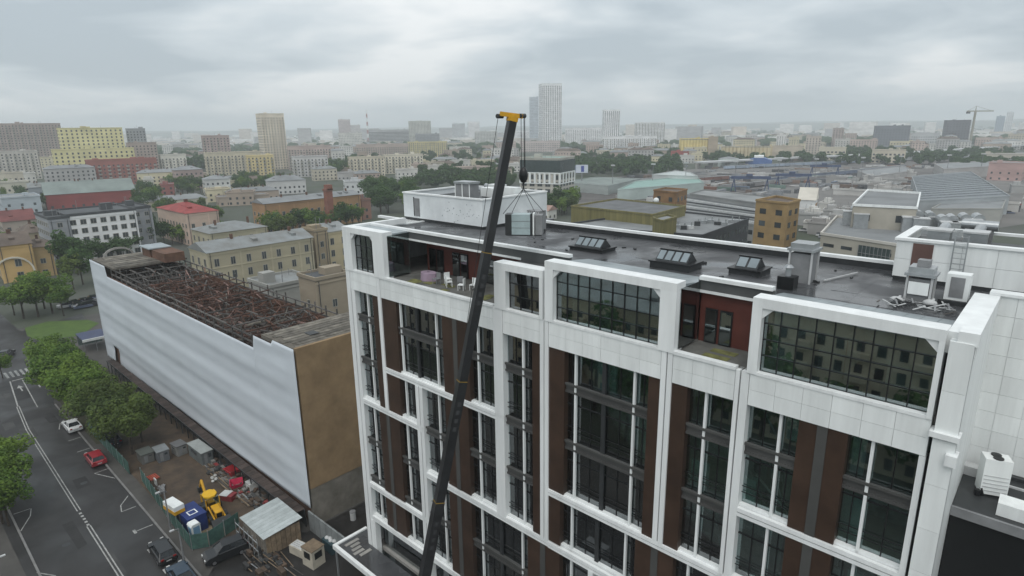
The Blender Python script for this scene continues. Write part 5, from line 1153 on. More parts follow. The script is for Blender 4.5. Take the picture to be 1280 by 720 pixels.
for k in range(9):
    a = -gx+gx*2*k/8; MB().box(a-.6, a+.6, -gy-.45, -gy-.06, gh-13.49, gh-8.11).build('white_pier', WHITE, t)
for k in range(6):
    a = -gy+gy*2*k/5; MB().box(gx+.06, gx+.45, a-.6, a+.6, gh-13.49, gh-8.11).build('white_pier', WHITE, t)
B('white_house', 'small white house with pink gabled roof right of the penthouse', 668, 696, 276, 258, (.55, .54, .50), phi=-30, d=9, roof=mat('roof_pink', (.36, .24, .2), .8), style='gable', rh=2.4, fl=3.4, far=False)
B('grain_silo', 'yellow ribbed silo block beside the rail yard', 848, 886, 197, 173, (.60, .49, .20), d=22, plain=True)
B('red_silo_base', 'small dark red building at the foot of the yellow silo', 838, 860, 203, 189, (.28, .06, .05), d=16, fl=4)
B('brown_silo_end', 'brown grey end tower of the yellow silo', 884, 896, 198, 171, (.33, .27, .2), d=20, plain=True)
B('long_silo_row', 'long tan ribbed silo row beyond the rail yard', 900, 964, 199, 183, (.50, .42, .27), d=18, plain=True)
B('long_silo_row', 'pinkish tan extension of the silo row', 964, 1002, 199, 182, (.46, .40, .32), d=18, plain=True)
for nm_, x0_, x1_, n_, yb_, yt_, c_ in (('silo', 850, 884, 9, 197.6, 175, (.62, .51, .21)), ('silo', 901, 962, 13, 199.6, 184, (.52, .44, .28))):
    for k in range(n_):
        xx = x0_+(x1_-x0_)*(k+.5)/n_; p = G(xx, yb_); hh = onY(xx, yt_, p.y).z; r_ = abs((G(x1_, yb_)-G(x0_, yb_)).length)/n_*.5
        o = root(nm_, ('yellow' if x0_ < 880 else 'tan')+' round silo shaft in the '+('yellow block' if x0_ < 880 else 'long tan row')+' by the rail yard', 'silo', (p.x, p.y, 0), group='silo shafts beyond the rail yard'); MB().tube((0, 0, 0), (0, 0, hh), r_, n=14).build('shaft', wallm(c_), o); MB().tube((0, 0, hh), (0, 0, hh+.8), r_*1.02, n=14).build('cap', RG, o)
p = G(910, 208); t = root('storage_tank', 'pale round storage tank before the tan silos', 'tank', (p.x, p.y, 0)); MB().tube((0, 0, 0), (0, 0, 9), 11, n=28).build('shell', wallm((.42, .46, .44)), t); MB().tube((0, 0, 9), (0, 0, 11), 11.2, .5, 28).build('roof', RG, t)
p = G(948, 207); t = root('blue_tent_hall', 'blue hall with pale crown beside the storage tank', 'hall', (p.x, p.y, 0), los(948)); MB().extr([(-14, 0), (-14, 6), (0, 11), (14, 6), (14, 0)], -13, 13, 'y').build('shell', mat('hall_blue', (.06, .13, .33), .5), t); MB().box(-5, 5, -13.1, 13.1, 9.4, 11.6).build('crown', WHITE, t)
B('tan_apartment', 'tan apartment block behind the silos', 1005, 1024, 198, 170, (.46, .41, .36), d=16, fl=3)
B('cream_low_factory', 'cream low factory with even windows right of the silos', 1022, 1056, 200, 184, (.52, .48, .38), d=18, fl=4, bay=4, win=(2.4, 2))
B('cream_long_factory', 'long cream factory below the dark twin office', 1088, 1130, 204, 187, (.50, .45, .36), d=18, fl=4, bay=4, win=(2.2, 2))
B('dark_twin_office', 'dark slate twin office block on the right skyline', 1088, 1134, 188, 157, (.15, .16, .18), phi=5, d=30, fl=4, bay=4)
B('dark_office_block', 'dark square office block with tower crane beside it', 1174, 1208, 186, 150, (.13, .13, .145), phi=8, d=36, fl=4, bay=4)
B('pale_wide_office', 'wide pale office between the two dark blocks', 1136, 1172, 188, 166, (.42, .43, .43), d=26, fl=4)
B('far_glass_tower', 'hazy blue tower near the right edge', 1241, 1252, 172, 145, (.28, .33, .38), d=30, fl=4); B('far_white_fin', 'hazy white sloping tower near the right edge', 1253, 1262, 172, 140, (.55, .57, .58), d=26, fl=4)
B('brown_far_tower', 'brownish far tower above the silos', 1038, 1052, 190, 160, (.33, .28, .26), d=18, fl=3); B('white_far_tower', 'small white far tower above the silos', 969, 981, 192, 168, (.58, .57, .55), d=16, fl=3); B('pale_far_tower', 'pale far block above the silo row', 930, 945, 190, 168, (.46, .45, .44), d=16, fl=3)
B('pink_right_block', 'pinkish factory at the right edge beyond the yard', 1232, 1280, 226, 203, (.40, .27, .25), phi=-5, d=24, fl=4.4, bay=5); B('tan_right_block', 'tan long factory behind the pinkish one', 1228, 1280, 208, 192, (.46, .42, .36), d=22, fl=4.4, bay=5)
# --- behind the office roof
def poly(name, label, pts, z, m, roofm, fl=4.0, cat='building', z0=0, plain=False, bay=4.0, win=(1.6, 1.6), cap=None):
    q = [G(x, y, z) for x, y in pts]; a = sum(q[i].x*q[(i+1) % len(q)].y-q[(i+1) % len(q)].x*q[i].y for i in range(len(q)))
    if a < 0: q = q[::-1]
    cx_ = sum(p.x for p in q)/len(q); cy_ = sum(p.y for p in q)/len(q); t = root(name, label, cat, (cx_, cy_, 0)); L2 = [(p.x-cx_, p.y-cy_) for p in q]
    MB().prism(L2, z0, z).build('wall', m, t); MB().prism([(x*.985, y*.985) for x, y in L2], z+.004, z+.08).build('roof', roofm, t)
    cb_ = MB()
    for (ax, ay), (bx_, by_) in zip(L2, L2[1:]+L2[:1]):
        d_ = Vector((bx_-ax, by_-ay)); n_ = Vector((d_.y, -d_.x)).normalized()*.18; cb_.prism([(ax+n_.x, ay+n_.y), (bx_+n_.x, by_+n_.y), (bx_-n_.x, by_-n_.y), (ax-n_.x, ay-n_.y)], z+.1, z+.65)
    cb_.build('parapet', cap or m, t)
    if not plain:
        wb = MB()
        for (ax, ay), (bx_, by_) in zip(L2, L2[1:]+L2[:1]):
            d_ = Vector((bx_-ax, by_-ay)); nb = int(d_.length/bay)
            if nb < 1: continue
            u_ = d_.normalized(); n_ = Vector((u_.y, -u_.x))*.05
            for i in range(nb):
                s = (i+.5)*d_.length/nb
                for zf in np.arange(z-1.6-win[1], .6, -fl):
                    p0 = Vector((ax, ay))+u_*(s-win[0]/2); p1 = Vector((ax, ay))+u_*(s+win[0]/2); wb.prism([(p0.x+n_.x, p0.y+n_.y), (p1.x+n_.x, p1.y+n_.y), (p1.x-n_.x, p1.y-n_.y), (p0.x-n_.x, p0.y-n_.y)], zf, zf+win[1])
        if wb.v: wb.build('window', WINFAR, t, 'stuff')
    return t
OLV = mat('olive_cladding', (.19, .17, .065), .6, .2, .3, stretch=(3, 3, .2)); BLK = mat('dark_cladding', (.045, .048, .055), .6)
poly('olive_topped_block', 'dark block with olive yellow cladding and grey roof behind the long parapet', ((714, 259), (770, 250), (857, 259), (816, 270)), 19, OLV, mat('roof_slate', (.13, .135, .14), .7, .2, .2), plain=True)
poly('dark_flat_block', 'dark flat-roofed block with roof ducts behind the skylights', ((700, 283), (830, 264), (936, 275), (878, 296)), 16, BLK, mat('roof_pale_grey', (.20, .21, .215), .6, .2, .15), bay=3, win=(1.4, 1.8))
poly('olive_stair_tower', 'olive yellow stair tower rising from the dark flat block', ((816, 274), (834, 270), (846, 273), (828, 278)), 20.5, OLV, RG, plain=True)
poly('brick_block', 'brown brick block behind the olive-topped one', ((817, 239), (832, 236), (859, 238), (846, 242)), 22, mat('brick_tan', (.26, .15, .07), .8, .2, .3), RBR, bay=4)
poly('yellow_brick_tower', 'yellow ochre brick tower with stacked loggias behind the long roof', ((945, 252), (970, 247), (1000, 252), (985, 256)), 26, mat('brick_ochre', (.33, .225, .105), .8, .15, .3), RBR, fl=3.2, bay=4, win=(1.8, 1.4))
poly('long_grey_hall', 'long grey concrete hall with stepped flat roofs before the rail yard', ((775, 262), (868, 246), (965, 262), (965, 285)), 11, mat('hall_concrete', (.27, .275, .27), .85, .15, .1), mat('hall_roof', (.25, .26, .26), .7, .2, .08), bay=5)
poly('grey_rear_hall', 'narrow grey hall behind the long stepped hall', ((862, 243), (880, 238), (990, 250), (968, 258)), 13, mat('hall_concrete', (.27, .275, .27)), mat('hall_roof', (.25, .26, .26)), bay=5)
BEG = mat('beige_render', (.40, .375, .32), .85, .1, .2)
t = poly('beige_office', 'beige flat-roofed office with dark glazed corner behind the stair house', ((1026, 294), (1046, 272), (1190, 290), (1240, 326)), 22, BEG, RG, fl=2.7, bay=4.0, win=(2.4, .7), cap=wallm((.48, .46, .42)))
poly('beige_upper_office', 'upper storey block of the beige office, with pale roof edge', ((1066, 258), (1085, 239), (1150, 243), (1146, 262)), 27, BEG, RG, plain=False, bay=5, fl=3.8, win=(1.2, 1.6), cap=WHITE)
qa, qb = G(1026, 294, 22), G(1240, 326, 22); uf = (qb-qa).normalized(); Lf = (qb-qa).length; af = math.atan2(uf.y, uf.x); nf_ = Vector((uf.y, -uf.x, 0)); tl = Vector((t.location.x, t.location.y, 0))
def onwall(name, m, s0, s1, z0, z1, off, th):
    c_ = qa+uf*((s0+s1)/2)+nf_*off-tl; return put(name, unit(m), t, (c_.x, c_.y, (z0+z1)/2), (0, 0, af), (s1-s0, th, z1-z0))
g0, g1 = Lf*.27, Lf*.47
onwall('glazed_corner', mat('band_glass', (.05, .07, .07)), g0, g1, 4, 21.2, .12, .2)
for k in range(9): onwall('glazing_bar', GREY, g0+(g1-g0)*k/8-.05, g0+(g1-g0)*k/8+.05, 4, 21.2, .25, .06)
for k in range(9): onwall('glazing_bar', GREY, g0, g1, 4.4+k*1.9, 4.5+k*1.9, .27, .06)
rz9 = random.Random(19)
for k in range(22):
    q = G(rz9.uniform(1052, 1180), 0, 22.1) if False else G(1060+k*7.6+rz9.uniform(-3, 3), 277+k*.9+rz9.uniform(-3, 6), 22.1); o = root('roof_air_duct', ('galvanised bent duct' if k % 2 else 'galvanised duct box')+' among the plant on the beige office roof', 'duct', (q.x, q.y, 22.1), .3, 'ducts on the beige office roof'); o.scale = (1.25, 1.25, 1.35)
    if k % 2: MB().tube((0, 0, 0), (0, 0, 2.2), .8, n=12).build('riser', GALV, o); MB().tube((0, -.3, 2.4), (0, 2.8, 2.4), .85, n=12).build('bend', GALV, o)
    else: MB().box(-1.2, 1.2, -1, 1, 0, 2.4).build('box', GALV, o); MB().box(-1.3, 1.3, -1.1, 1.1, 2.4, 2.55).build('lid', LGREY, o)
for k, (x, y) in enumerate(((-5.6, 43.6), (-3.9, 43.9))):
    o = root('roof_duct_unit', ('galvanised duct unit on the stair house roof beside the ladder head', 'galvanised duct unit on the stair house roof right of the ladder')[k], 'duct', (x, y, 38.8)); MB().box(-.55, .55, -.5, .5, 0, .95).build('casing', GALV, o); MB().box(-.62, .62, -.57, .57, .95, 1.05).build('hood', LGREY, o); MB().tube((0, .5, .7), (0, 1.8, .95), .3, n=12).build('duct', GALV, o)
o = root('long_roof_duct', 'long round galvanised duct lying across the stair house roof', 'duct', (-3.0, 46.2, 38.8)); MB().tube((-1.9, 0, 1.1), (-.1, 0, 1.08), .3, n=16).build('tube', GALV, o); 
for x in (-1.6, -.4): MB().box(x-.1, x+.1, -.3, .3, 0, .8).build('cradle', GREY, o)
for k in range(10):
    q = G(846+k*8.5, 285-k*.9+rz9.uniform(-4, 4), 16.1); o = root('roof_plant_box', 'small pale plant box on the dark flat block roof', 'plant box', (q.x, q.y, 16.1), rz9.uniform(0, 1), 'plant boxes on the dark flat block'); MB().box(-.9, .9, -.6, .6, 0, rz9.uniform(.8, 1.6)).build('casing', rz9.choice((LGREY, GALV, DARK)), o); MB().tube((.3, 0, .5), (.3, 0, 2), .2, n=8).build('pipe', GALV, o)
o = root('white_roof_dome', 'white ball-like vent on the olive-topped block roof', 'vent', G(820, 254, 19.1)); MB().ball((0, 0, 1.0), 1.0, 1.0, 1.0, 12, 8).build('dome', WHITE, o, smooth=True); MB().box(-1.4, 1.4, -1, 1, 0, .5).build('base', DARK, o)
p = G(1008, 268); t = root('white_gable_house', 'small white gable house with ochre side behind the yellow brick tower', 'house', (p.x, p.y, 0), .2); MB().box(-4, 4, -5, 5, 0, 8).build('wall', wallm(WHT), t); MB().extr([(-5.5, 8), (0, 14), (5.5, 8)], -4.4, 4.4, 'x').build('roof', wallm((.55, .52, .46)), t); MB().box(4.0, 4.2, -4, 4, .5, 6).build('side_panel', wallm(ORG), t)
# ------------------------------------------------------------------ rail yard and the land beyond the office
sheet('rail_yard_ground', pxs((640, 246), (760, 222), (900, 208), (1100, 198), (1280, 190), (1400, 200), (1400, 262), (1150, 300), (1000, 282), (860, 262), (700, 256)), .05, BALL)
sheet('city_road', pxs((420, 246), (640, 232), (880, 214), (885, 218), (660, 238), (430, 252)), .09, ASPH)
RAIL = mat('rail_steel', (.075, .06, .055), .6)
def curve(px, n=14):
    P = [G(x, y) for x, y in px]; out_ = []
    for k in range(len(P)-1):
        a, b = P[k], P[k+1]; p0 = P[k-1] if k else a; p3 = P[k+2] if k+2 < len(P) else b
        for i in range(n):
            s = i/n; out_.append(.5*((2*a)+(b-p0)*s+(2*p0-5*a+4*b-p3)*s*s+(3*a-p0-3*b+p3)*s**3))
    out_.append(P[-1]); return out_
for k in range(11):
    f = k/10; P = curve(((700+20*f, 252-16*f), (880+15*f, 246-27*f), (1050, 226-20*f), (1290, 206-13*f))); b = MB()
    for a, c_ in zip(P, P[1:]):
        d_ = (c_-a); nrm = Vector((-d_.y, d_.x, 0)).normalized()
        for s in (-.8, .8): b.quad(*[(q.x, q.y, .22) for q in (a+nrm*(s-.16), c_+nrm*(s-.16), c_+nrm*(s+.16), a+nrm*(s+.16))])
        b.quad(*[(q.x, q.y, .14) for q in (a-nrm*1.9, c_-nrm*1.9, c_+nrm*1.9, a+nrm*1.9)])
    o = b.build('railway_track', RAIL, None, 'structure', fix=False)
def train(px0, px1, col, label, n=10, h=3.6):
    a, b = G(*px0), G(*px1); d_ = b-a; L_ = d_.length/n; t = root('train', label, 'train', (a.x, a.y, 0), math.atan2(d_.y, d_.x)); m = mat('train_%d_%d_%d' % tuple(int(c*255) for c in col), col, .5, .12, .2, rnd=.15)
    for k in range(n):
        c_ = bx('carriage', m, t, k*L_+.4, (k+1)*L_-.4, -1.5, 1.5, .9, h); bx('bogie', DARK, t, k*L_+1.5, (k+1)*L_-1.5, -1.2, 1.2, .25, .89); bx('carriage_roof', RG, t, k*L_+.5, (k+1)*L_-.5, -1.4, 1.4, h+.01, h+.3)
train((905, 212), (1090, 203), (.30, .36, .44), 'long pale blue grey train on the far side of the rail yard', 16)
train((1100, 203), (1278, 194), (.42, .44, .46), 'long silver train beside the viaduct on the right', 14)
train((800, 233), (910, 225), (.20, .10, .08), 'brown goods train across the middle of the rail yard', 10)
train((900, 238), (1040, 224), (.25, .24, .24), 'grey goods train nearest the long hall', 12)
train((960, 228), (1130, 211), (.14, .17, .24), 'dark blue goods train near the gantry cranes', 14)
train((700, 240), (815, 228), (.45, .46, .46), 'pale train passing the green-roofed sheds', 10)
# viaduct curving across the right
P = curve(((872, 211), (980, 205), (1120, 198), (1290, 186))); b = MB(); vt = root('road_viaduct', 'pale road viaduct curving along the far edge of the rail yard', 'viaduct', (P[0].x, P[0].y, 0))
for k, (a, c_) in enumerate(zip(P, P[1:])):
    d_ = c_-a; nrm = Vector((-d_.y, d_.x, 0)).normalized()*7; q = [a-nrm, c_-nrm, c_+nrm, a+nrm]; b.prism([(v.x-P[0].x, v.y-P[0].y) for v in q], 6, 7.6)
    if k % 3 == 0: m_ = a-P[0]; bx('pier', CONC, vt, m_.x-1, m_.x+1, m_.y-4, m_.y+4, 0, 5.99)
b.build('deck', wallm((.42, .43, .43)), vt)
# green-roofed sheds
def shed(pts, h, wm_, rm, label, name='long_shed', cat='shed'): return poly(name, label, pts, h, wm_, rm, plain=True, cat=cat)
shed(((772, 238), (795, 227), (868, 220), (880, 229)), 7, wallm((.36, .42, .40)), RGN, 'wide green-roofed market shed beside the rail yard')
shed(((815, 219), (845, 214), (862, 216), (872, 221)), 9, wallm((.45, .47, .46)), mat('roof_pale_sheet', (.46, .50, .49), .5), 'pale-roofed shed behind the green market shed')
shed(((700, 228), (745, 222), (800, 224), (760, 233)), 6, wallm((.30, .33, .32)), mat('roof_grey_green', (.20, .235, .22)), 'grey green long shed left of the market shed')
dh_ = shed(((1140, 221), (1213, 215), (1262, 246), (1150, 252)), 9, wallm((.30, .32, .33)), mat('hall_roof_blue', (.19, .21, .225), .6, .12, .03), 'vast grey-roofed depot hall on the right beyond the rail yard', 'depot_hall', 'hall'); dh = dh_
qa_, qb_, qc_, qd_ = [G(x, y, 9) for x, y in ((1140, 221), (1213, 215), (1262, 246), (1150, 252))]
for k in range(1, 14):
    f = k/14; p0_, p1_ = qa_.lerp(qd_, f), qb_.lerp(qc_, f); beam('roof_ridge', mat('ridge_pale', (.24, .26, .275), .6), dh, p0_-dh.location+Vector((0, 0, .3)), p1_-dh.location+Vector((0, 0, .3)), .9, .7)
shed(((1164, 262), (1192, 247), (1258, 248), (1252, 262)), 7, wallm((.30, .30, .28)), RG, 'low grey depot annex before the vast hall', 'depot_annex', 'hall')
shed(((1168, 205), (1280, 199), (1280, 206), (1180, 212)), 8, wallm((.36, .35, .34)), RG, 'long low warehouse at the right edge under the viaduct')
shed(((1072, 214), (1130, 208), (1142, 214), (1090, 221)), 6, wallm((.34, .33, .32)), RG, 'grey low goods shed in the yard')
rf = random.Random(51)
for nm_, pa_, pb_, pc_, pd_, hz_ in (('long_grey_hall', (775, 262), (868, 246), (965, 262), (965, 285), 11),):
    ho_ = [o for o in scene.objects if o.name == nm_][0]; a_, b_, c_, d_ = [G(*q, hz_) for q in (pa_, pb_, pc_, pd_)]
    for k in range(1, 9):
        f = k/9; p0_, p1_ = a_.lerp(b_, f), d_.lerp(c_, f); beam('roof_ridge', (RD, LGREY, RG)[k % 3], ho_, p0_-ho_.location+Vector((0, 0, .3)), p1_-ho_.location+Vector((0, 0, .3)), .7, .8)
for k in range(18):
    p = G(rf.uniform(1000, 1060), rf.uniform(262, 296)); block('yard_shed', ('low grey', 'low pale', 'low rust-roofed')[k % 3]+' shed in the lane between ochre tower and beige office', p.x, p.y, rf.choice((0, .2, 1.57)), rf.uniform(5, 12), rf.uniform(4, 7), rf.uniform(2.6, 5), rf.choice(((.35, .35, .34), (.5, .49, .46), (.28, .27, .26))), roof=(RG, RMET, RBR)[k % 3], plain=True, group='sheds beside the ochre tower', cat='shed')
for k in range(14):
    p = G(rf.uniform(1002, 1062), rf.uniform(262, 298)); i = rf.randrange(6); small_car(p.x, p.y, rf.choice((.2, 1.77)), i, CN[i]+' car parked in the lane beside the beige office', 'cars beside the beige office')
for k in range(26):
    px, py = rf.uniform(1040, 1290), rf.uniform(222, 268)
    if 1138 < px < 1262 and py < 256: px = rf.uniform(1040, 1136); py = rf.uniform(220, 240)
    p = G(px, py); w = rf.uniform(8, 22)
    block('yard_shed', ('low grey', 'low pale', 'low rust-roofed')[k % 3]+' shed in the cluttered depot yard', p.x, p.y, rf.choice((0, 0, .2, 1.57)), w, rf.uniform(6, 10), rf.uniform(3, 5.5), rf.choice(((.35, .35, .34), (.45, .44, .42), (.28, .27, .26))), roof=(RG, RMET, RBR)[k % 3], plain=True, group='sheds in the depot yard', cat='shed')
for k in range(70):
    p = G(rf.uniform(1030, 1138), rf.uniform(214, 244)) if k < 40 else G(rf.uniform(1150, 1280), rf.uniform(255, 268)); i = rf.randrange(6); small_car(p.x, p.y, rf.choice((.2, 1.77)), i, CN[i]+' car parked in rows beside the depot yard', 'cars in the depot car park')
CT = [mat('box_%d' % i, c_, .6, .15, .3, rnd=.2) for i, c_ in enumerate(((.20, .10, .07), (.13, .17, .23), (.34, .34, .33), (.15, .22, .19), (.46, .46, .45), (.19, .17, .15)))]
CTN = ('rust red', 'blue', 'grey', 'green', 'white', 'brown'); rk = random.Random(61); ctp = []
for i in range(6):
    b_ = MB().box(-6, 6, -1.2, 1.2, .1, 2.6)
    for k in range(20): b_.box(-5.9+k*.6, -5.6+k*.6, -1.26, 1.26, .2, 2.5)
    ctp.append(b_.mesh('container_body', CT[i]))
for k in range(40):
    px = rk.uniform(800, 1136); py = 246-(px-800)*.075+rk.uniform(-14, 7)
    if px < 860: py = rk.uniform(232, 246)
    p = G(px, py); i = rk.randrange(6); o = put('freight_container', ctp[i], None, (p.x, p.y, .1+2.6*(k % 3 == 0)*0), (0, 0, rk.choice((.08, .08, .1, 1.65)))); tag(o, CTN[i]+' freight container lying among the tracks of the rail yard', 'container', 'freight containers in the rail yard')
YC = [mat('yard_clutter_%d' % i, c_, .8, .2, .3, isl=.35) for i, c_ in enumerate(((.42, .42, .41), (.08, .08, .085), (.20, .21, .225), (.20, .14, .11)))]
for i in range(4):
    b_ = MB()
    for k in range(100):
        px = rk.uniform(780, 1290); lo_ = 246-(px-800)*.07; py = rk.uniform(lo_-34, lo_+10)
        if 1135 < px < 1262: py = rk.uniform(204, 212) if k % 2 else rk.uniform(256, 266)
        py = max(200, py); p = G(px, py); w = rk.uniform(1.5, 9); a = rk.choice((.08, .1, 1.6)); c0, s0 = math.cos(a), math.sin(a); d_ = rk.uniform(1.2, 3.2)
        b_.prism([(p.x+x*c0-y*s0, p.y+x*s0+y*c0) for x, y in ((-w, -d_/2), (w, -d_/2), (w, d_/2), (-w, d_/2))], .05, rk.uniform(.4, 3.2))
    tag(b_.build('yard_clutter', YC[i], None, 'stuff', fix=False), ('pale', 'black', 'bluish', 'rusty')[i]+' wagons, sleepers and stores strewn over the rail yard', 'yard clutter')
# gantry cranes
for (px, py, w, lb) in ((937, 240, 26, 'dark blue gantry crane over the tracks behind the yellow brick tower'), (990, 236, 24, 'dark blue gantry crane over the tracks towards the depot'), (1030, 222, 24, 'slender blue gantry crane far along the tracks')):
    p = G(px, py); t = root('gantry_crane', lb, 'crane', (p.x, p.y, 0), los(px)+.1); m = mat('gantry_blue', (.05, .075, .15), .5)
    MB().box(-w/2, w/2, -.8, .8, 9, 11).build('bridge', m, t); MB().box(-3, 1, -1.5, 1.5, 11, 12.5).build('trolley', m, t)
    for s in (-1, 1):
        for dx_ in (-1.6, 1.6): MB().tube((s*w*.42+dx_, 0, 0), (s*w*.42, 0, 9), .35, n=6).build('leg', m, t)
# billboard, masts, tower crane
p = G(727, 236); t = root('billboard', 'white and blue billboard on a tall pole beside the gridded office', 'billboard', (p.x, p.y, 0), los(727)); hh = onY(727, 206, p.y).z
MB().tube((0, .4, 0), (0, .4, hh-6), .5, n=8).build('pole', GREY, t); MB().box(-4.6, 4.6, -.3, .3, hh-6, hh).build('panel', wallm((.5, .53, .6)), t); MB().box(-.6, 1.6, -.34, -.305, hh-5.2, hh-.8).build('blue_figure', mat('sign_blue', (.05, .07, .28), .5), t); MB().box(-6.5, -4.65, -.3, .3, hh-6, hh-.5).build('side_panel', mat('sign_slate', (.12, .16, .24), .5), t)
p = G(461, 182); t = root('lattice_mast', 'red and white striped lattice mast above the banded office', 'mast', (p.x, p.y, 0)); hh = onY(461, 137, p.y).z
for k in range(9):
    z0, z1 = hh*k/9, hh*(k+1)/9; r0, r1 = 3.4-2.4*k/9, 3.4-2.4*(k+1)/9; m = mat('mast_red', (.32, .06, .05), .6) if k % 2 else WHITE
    for a in range(4): c0, s0 = math.cos(a*1.571+.78), math.sin(a*1.571+.78); MB().tube((r0*c0, r0*s0, z0), (r1*c0, r1*s0, z1), .4, n=5).build('leg', m, t); c1, s1 = math.cos(a*1.571+2.35), math.sin(a*1.571+2.35); MB().tube((r0*c0, r0*s0, z0), (r1*c1, r1*s1, z1), .22, n=4).build('brace', m, t)
p = G(1208, 186); t = root('tower_crane', 'hazy yellow grey tower crane beside the dark square office', 'crane', (p.x+6, p.y-20, 0), .9); hh = onY(1208, 140, p.y).z; m = mat('crane_grey', (.3, .28, .22), .6)
MB().box(-1.2, 1.2, -1.2, 1.2, 0, hh).build('mast', m, t); MB().box(-16, 34, -.9, .9, hh, hh+1.8).build('jib', m, t); MB().box(-16, -11, -1.6, 1.6, hh-3, hh-.01).build('counterweight', DARK, t); MB().tube((0, 0, hh+1.8), (0, 0, hh+9), .9, .3, 6).build('apex', m, t); beam('tie', m, t, (0, 0, hh+9), (28, 0, hh+1.9), .35); beam('tie', m, t, (0, 0, hh+9), (-14, 0, hh+1.9), .35)
# lamp masts in the yard
for k in range(10):
    p = G(760+k*52+rf.uniform(-8, 8), 240-k*2.2); t = root('yard_mast', 'tall grey floodlight mast standing between the tracks', 'mast', (p.x, p.y, 0), group='floodlight masts in the rail yard'); MB().tube((0, 0, 0), (0, 0, 19), .28, .16, 6).build('pole', GREY, t); MB().box(-1.6, 1.6, -.3, .3, 18.4, 19.4).build('lamp_frame', LGREY, t)
# ------------------------------------------------------------------ filler town: ordinary blocks and trees between the picked ones
TOWN = [(.46, .42, .34), (.42, .34, .30), (.50, .49, .46), (.36, .35, .34), (.52, .47, .33), (.38, .30, .26), (.55, .54, .51), (.33, .27, .22)]
def town(n, fx, fy, label, group, hr, seed, fl=3.1):
    rg = random.Random(seed)
    for k in range(n):
        x, y = fx(rg), fy(rg); p = G(x, y); i = rg.randrange(8); lowrise = rg.random() < .5
        block('town_block', label, p.x, p.y, los(x)+R(rg.uniform(-8, 14)), rg.uniform(12, 38), rg.uniform(10, 14), rg.uniform(*hr), TOWN[i], roof=rg.choice((RG, RMET, RBR, RG)), style='hip' if lowrise else 'flat', rh=2.6, fl=fl, bay=3.4, group=group)
town(52, lambda r: r.uniform(200, 650), lambda r: r.uniform(186, 207), 'ordinary mid-rise block in the crowded quarter left of the crane boom', 'mid-rise blocks left of the boom', (9, 20), 1)
town(30, lambda r: r.uniform(385, 640), lambda r: r.uniform(205, 226), 'low block among trees between the road and the crowded quarter', 'low blocks before the crowded quarter', (6, 11), 2)
town(48, lambda r: r.uniform(700, 880), lambda r: r.uniform(184, 204), 'ordinary block among trees near the white slabs', 'blocks near the white slabs', (8, 17), 3)
town(72, lambda r: r.uniform(880, 1280), lambda r: r.uniform(172, 195), 'ordinary block in the hazy quarter beyond the rail yard', 'blocks beyond the rail yard', (10, 24), 4)
town(12, lambda r: r.uniform(0, 210), lambda r: r.uniform(200, 236), 'ordinary block tucked behind the yellow and red buildings', 'blocks near the yellow building', (9, 18), 5)
town(12, lambda r: r.uniform(200, 330), lambda r: r.uniform(226, 262), 'small house between the tree clumps left of the orange block', 'small houses left of the orange block', (5, 8), 6)
def grove(n, fx, fy, label, group, hr, seed, lod):
    rg = random.Random(seed)
    for k in range(n): x = fx(rg); p = G(x, fy(rg, x)); h = rg.uniform(*hr); tree(p.x, p.y, h, h*rg.uniform(.75, 1.0), lod, label, group)
FCV, FCF = [], []
def far_grove(n, fx, fy, hr, seed):
    rg = random.Random(seed)
    for k in range(n):
        x = fx(rg); p = G(x, fy(rg, x)); h = rg.uniform(*hr)*1.1; m = rg.choice(FAR); co = np.empty(len(m.vertices)*3); m.vertices.foreach_get('co', co); co = co.reshape(-1, 3); a = rg.uniform(0, 6.28); c0, s0 = math.cos(a), math.sin(a); r_ = h*rg.uniform(.45, .6)
        v = np.stack([(co[:, 0]*c0-co[:, 1]*s0)*r_+p.x, (co[:, 0]*s0+co[:, 1]*c0)*r_+p.y, co[:, 2]*h*.5+h*.52], 1); b0 = sum(len(q) for q in FCV); FCV.append(v); FCF.append(np.arange(b0, b0+len(v)).reshape(-1, 4))
grove(30, lambda r: r.gauss(300, 26), lambda r, x: r.uniform(226, 242), 'dark tree in the clump below the tall beige tower', 'trees below the tall beige tower', (9, 13), 1, MID)
grove(18, lambda r: r.gauss(238, 14), lambda r, x: r.uniform(232, 248), 'dark tree in the clump right of the red hall', 'trees right of the red hall', (9, 13), 2, MID)
grove(20, lambda r: r.gauss(425, 10), lambda r, x: r.uniform(208, 222), 'dark tree in the narrow belt right of the wide pink block', 'trees right of the wide pink block', (12, 17), 3, MID)
grove(34, lambda r: r.uniform(462, 520), lambda r, x: r.uniform(242, 268), 'dark green tree massed behind the penthouse', 'trees massed behind the penthouse', (11, 16), 4, MID)
grove(26, lambda r: r.uniform(668, 718), lambda r, x: r.uniform(252, 270), 'dark green tree massed below the gridded office', 'trees below the gridded office', (10, 15), 5, MID)
far_grove(120, lambda r: r.uniform(520, 640), lambda r, x: r.uniform(206, 236), (9, 14), 6)
far_grove(176, lambda r: r.uniform(720, 850), lambda r, x: r.uniform(194, 222), (10, 16), 7)
far_grove(104, lambda r: r.uniform(180, 260), lambda r, x: r.uniform(196, 216), (12, 17), 8)
far_grove(220, lambda r: r.uniform(880, 1280), lambda r, x: r.uniform(192, 207), (9, 15), 9)
far_grove(80, lambda r: r.uniform(1190, 1280), lambda r, x: r.uniform(206, 214), (9, 13), 10)
grove(16, lambda r: r.uniform(0, 60), lambda r, x: r.uniform(236, 262), 'tree between the sheds at the left edge', 'trees between the left sheds', (8, 12), 11, MID)
far_grove(120, lambda r: r.uniform(350, 650), lambda r, x: r.uniform(190, 206), (10, 15), 12)
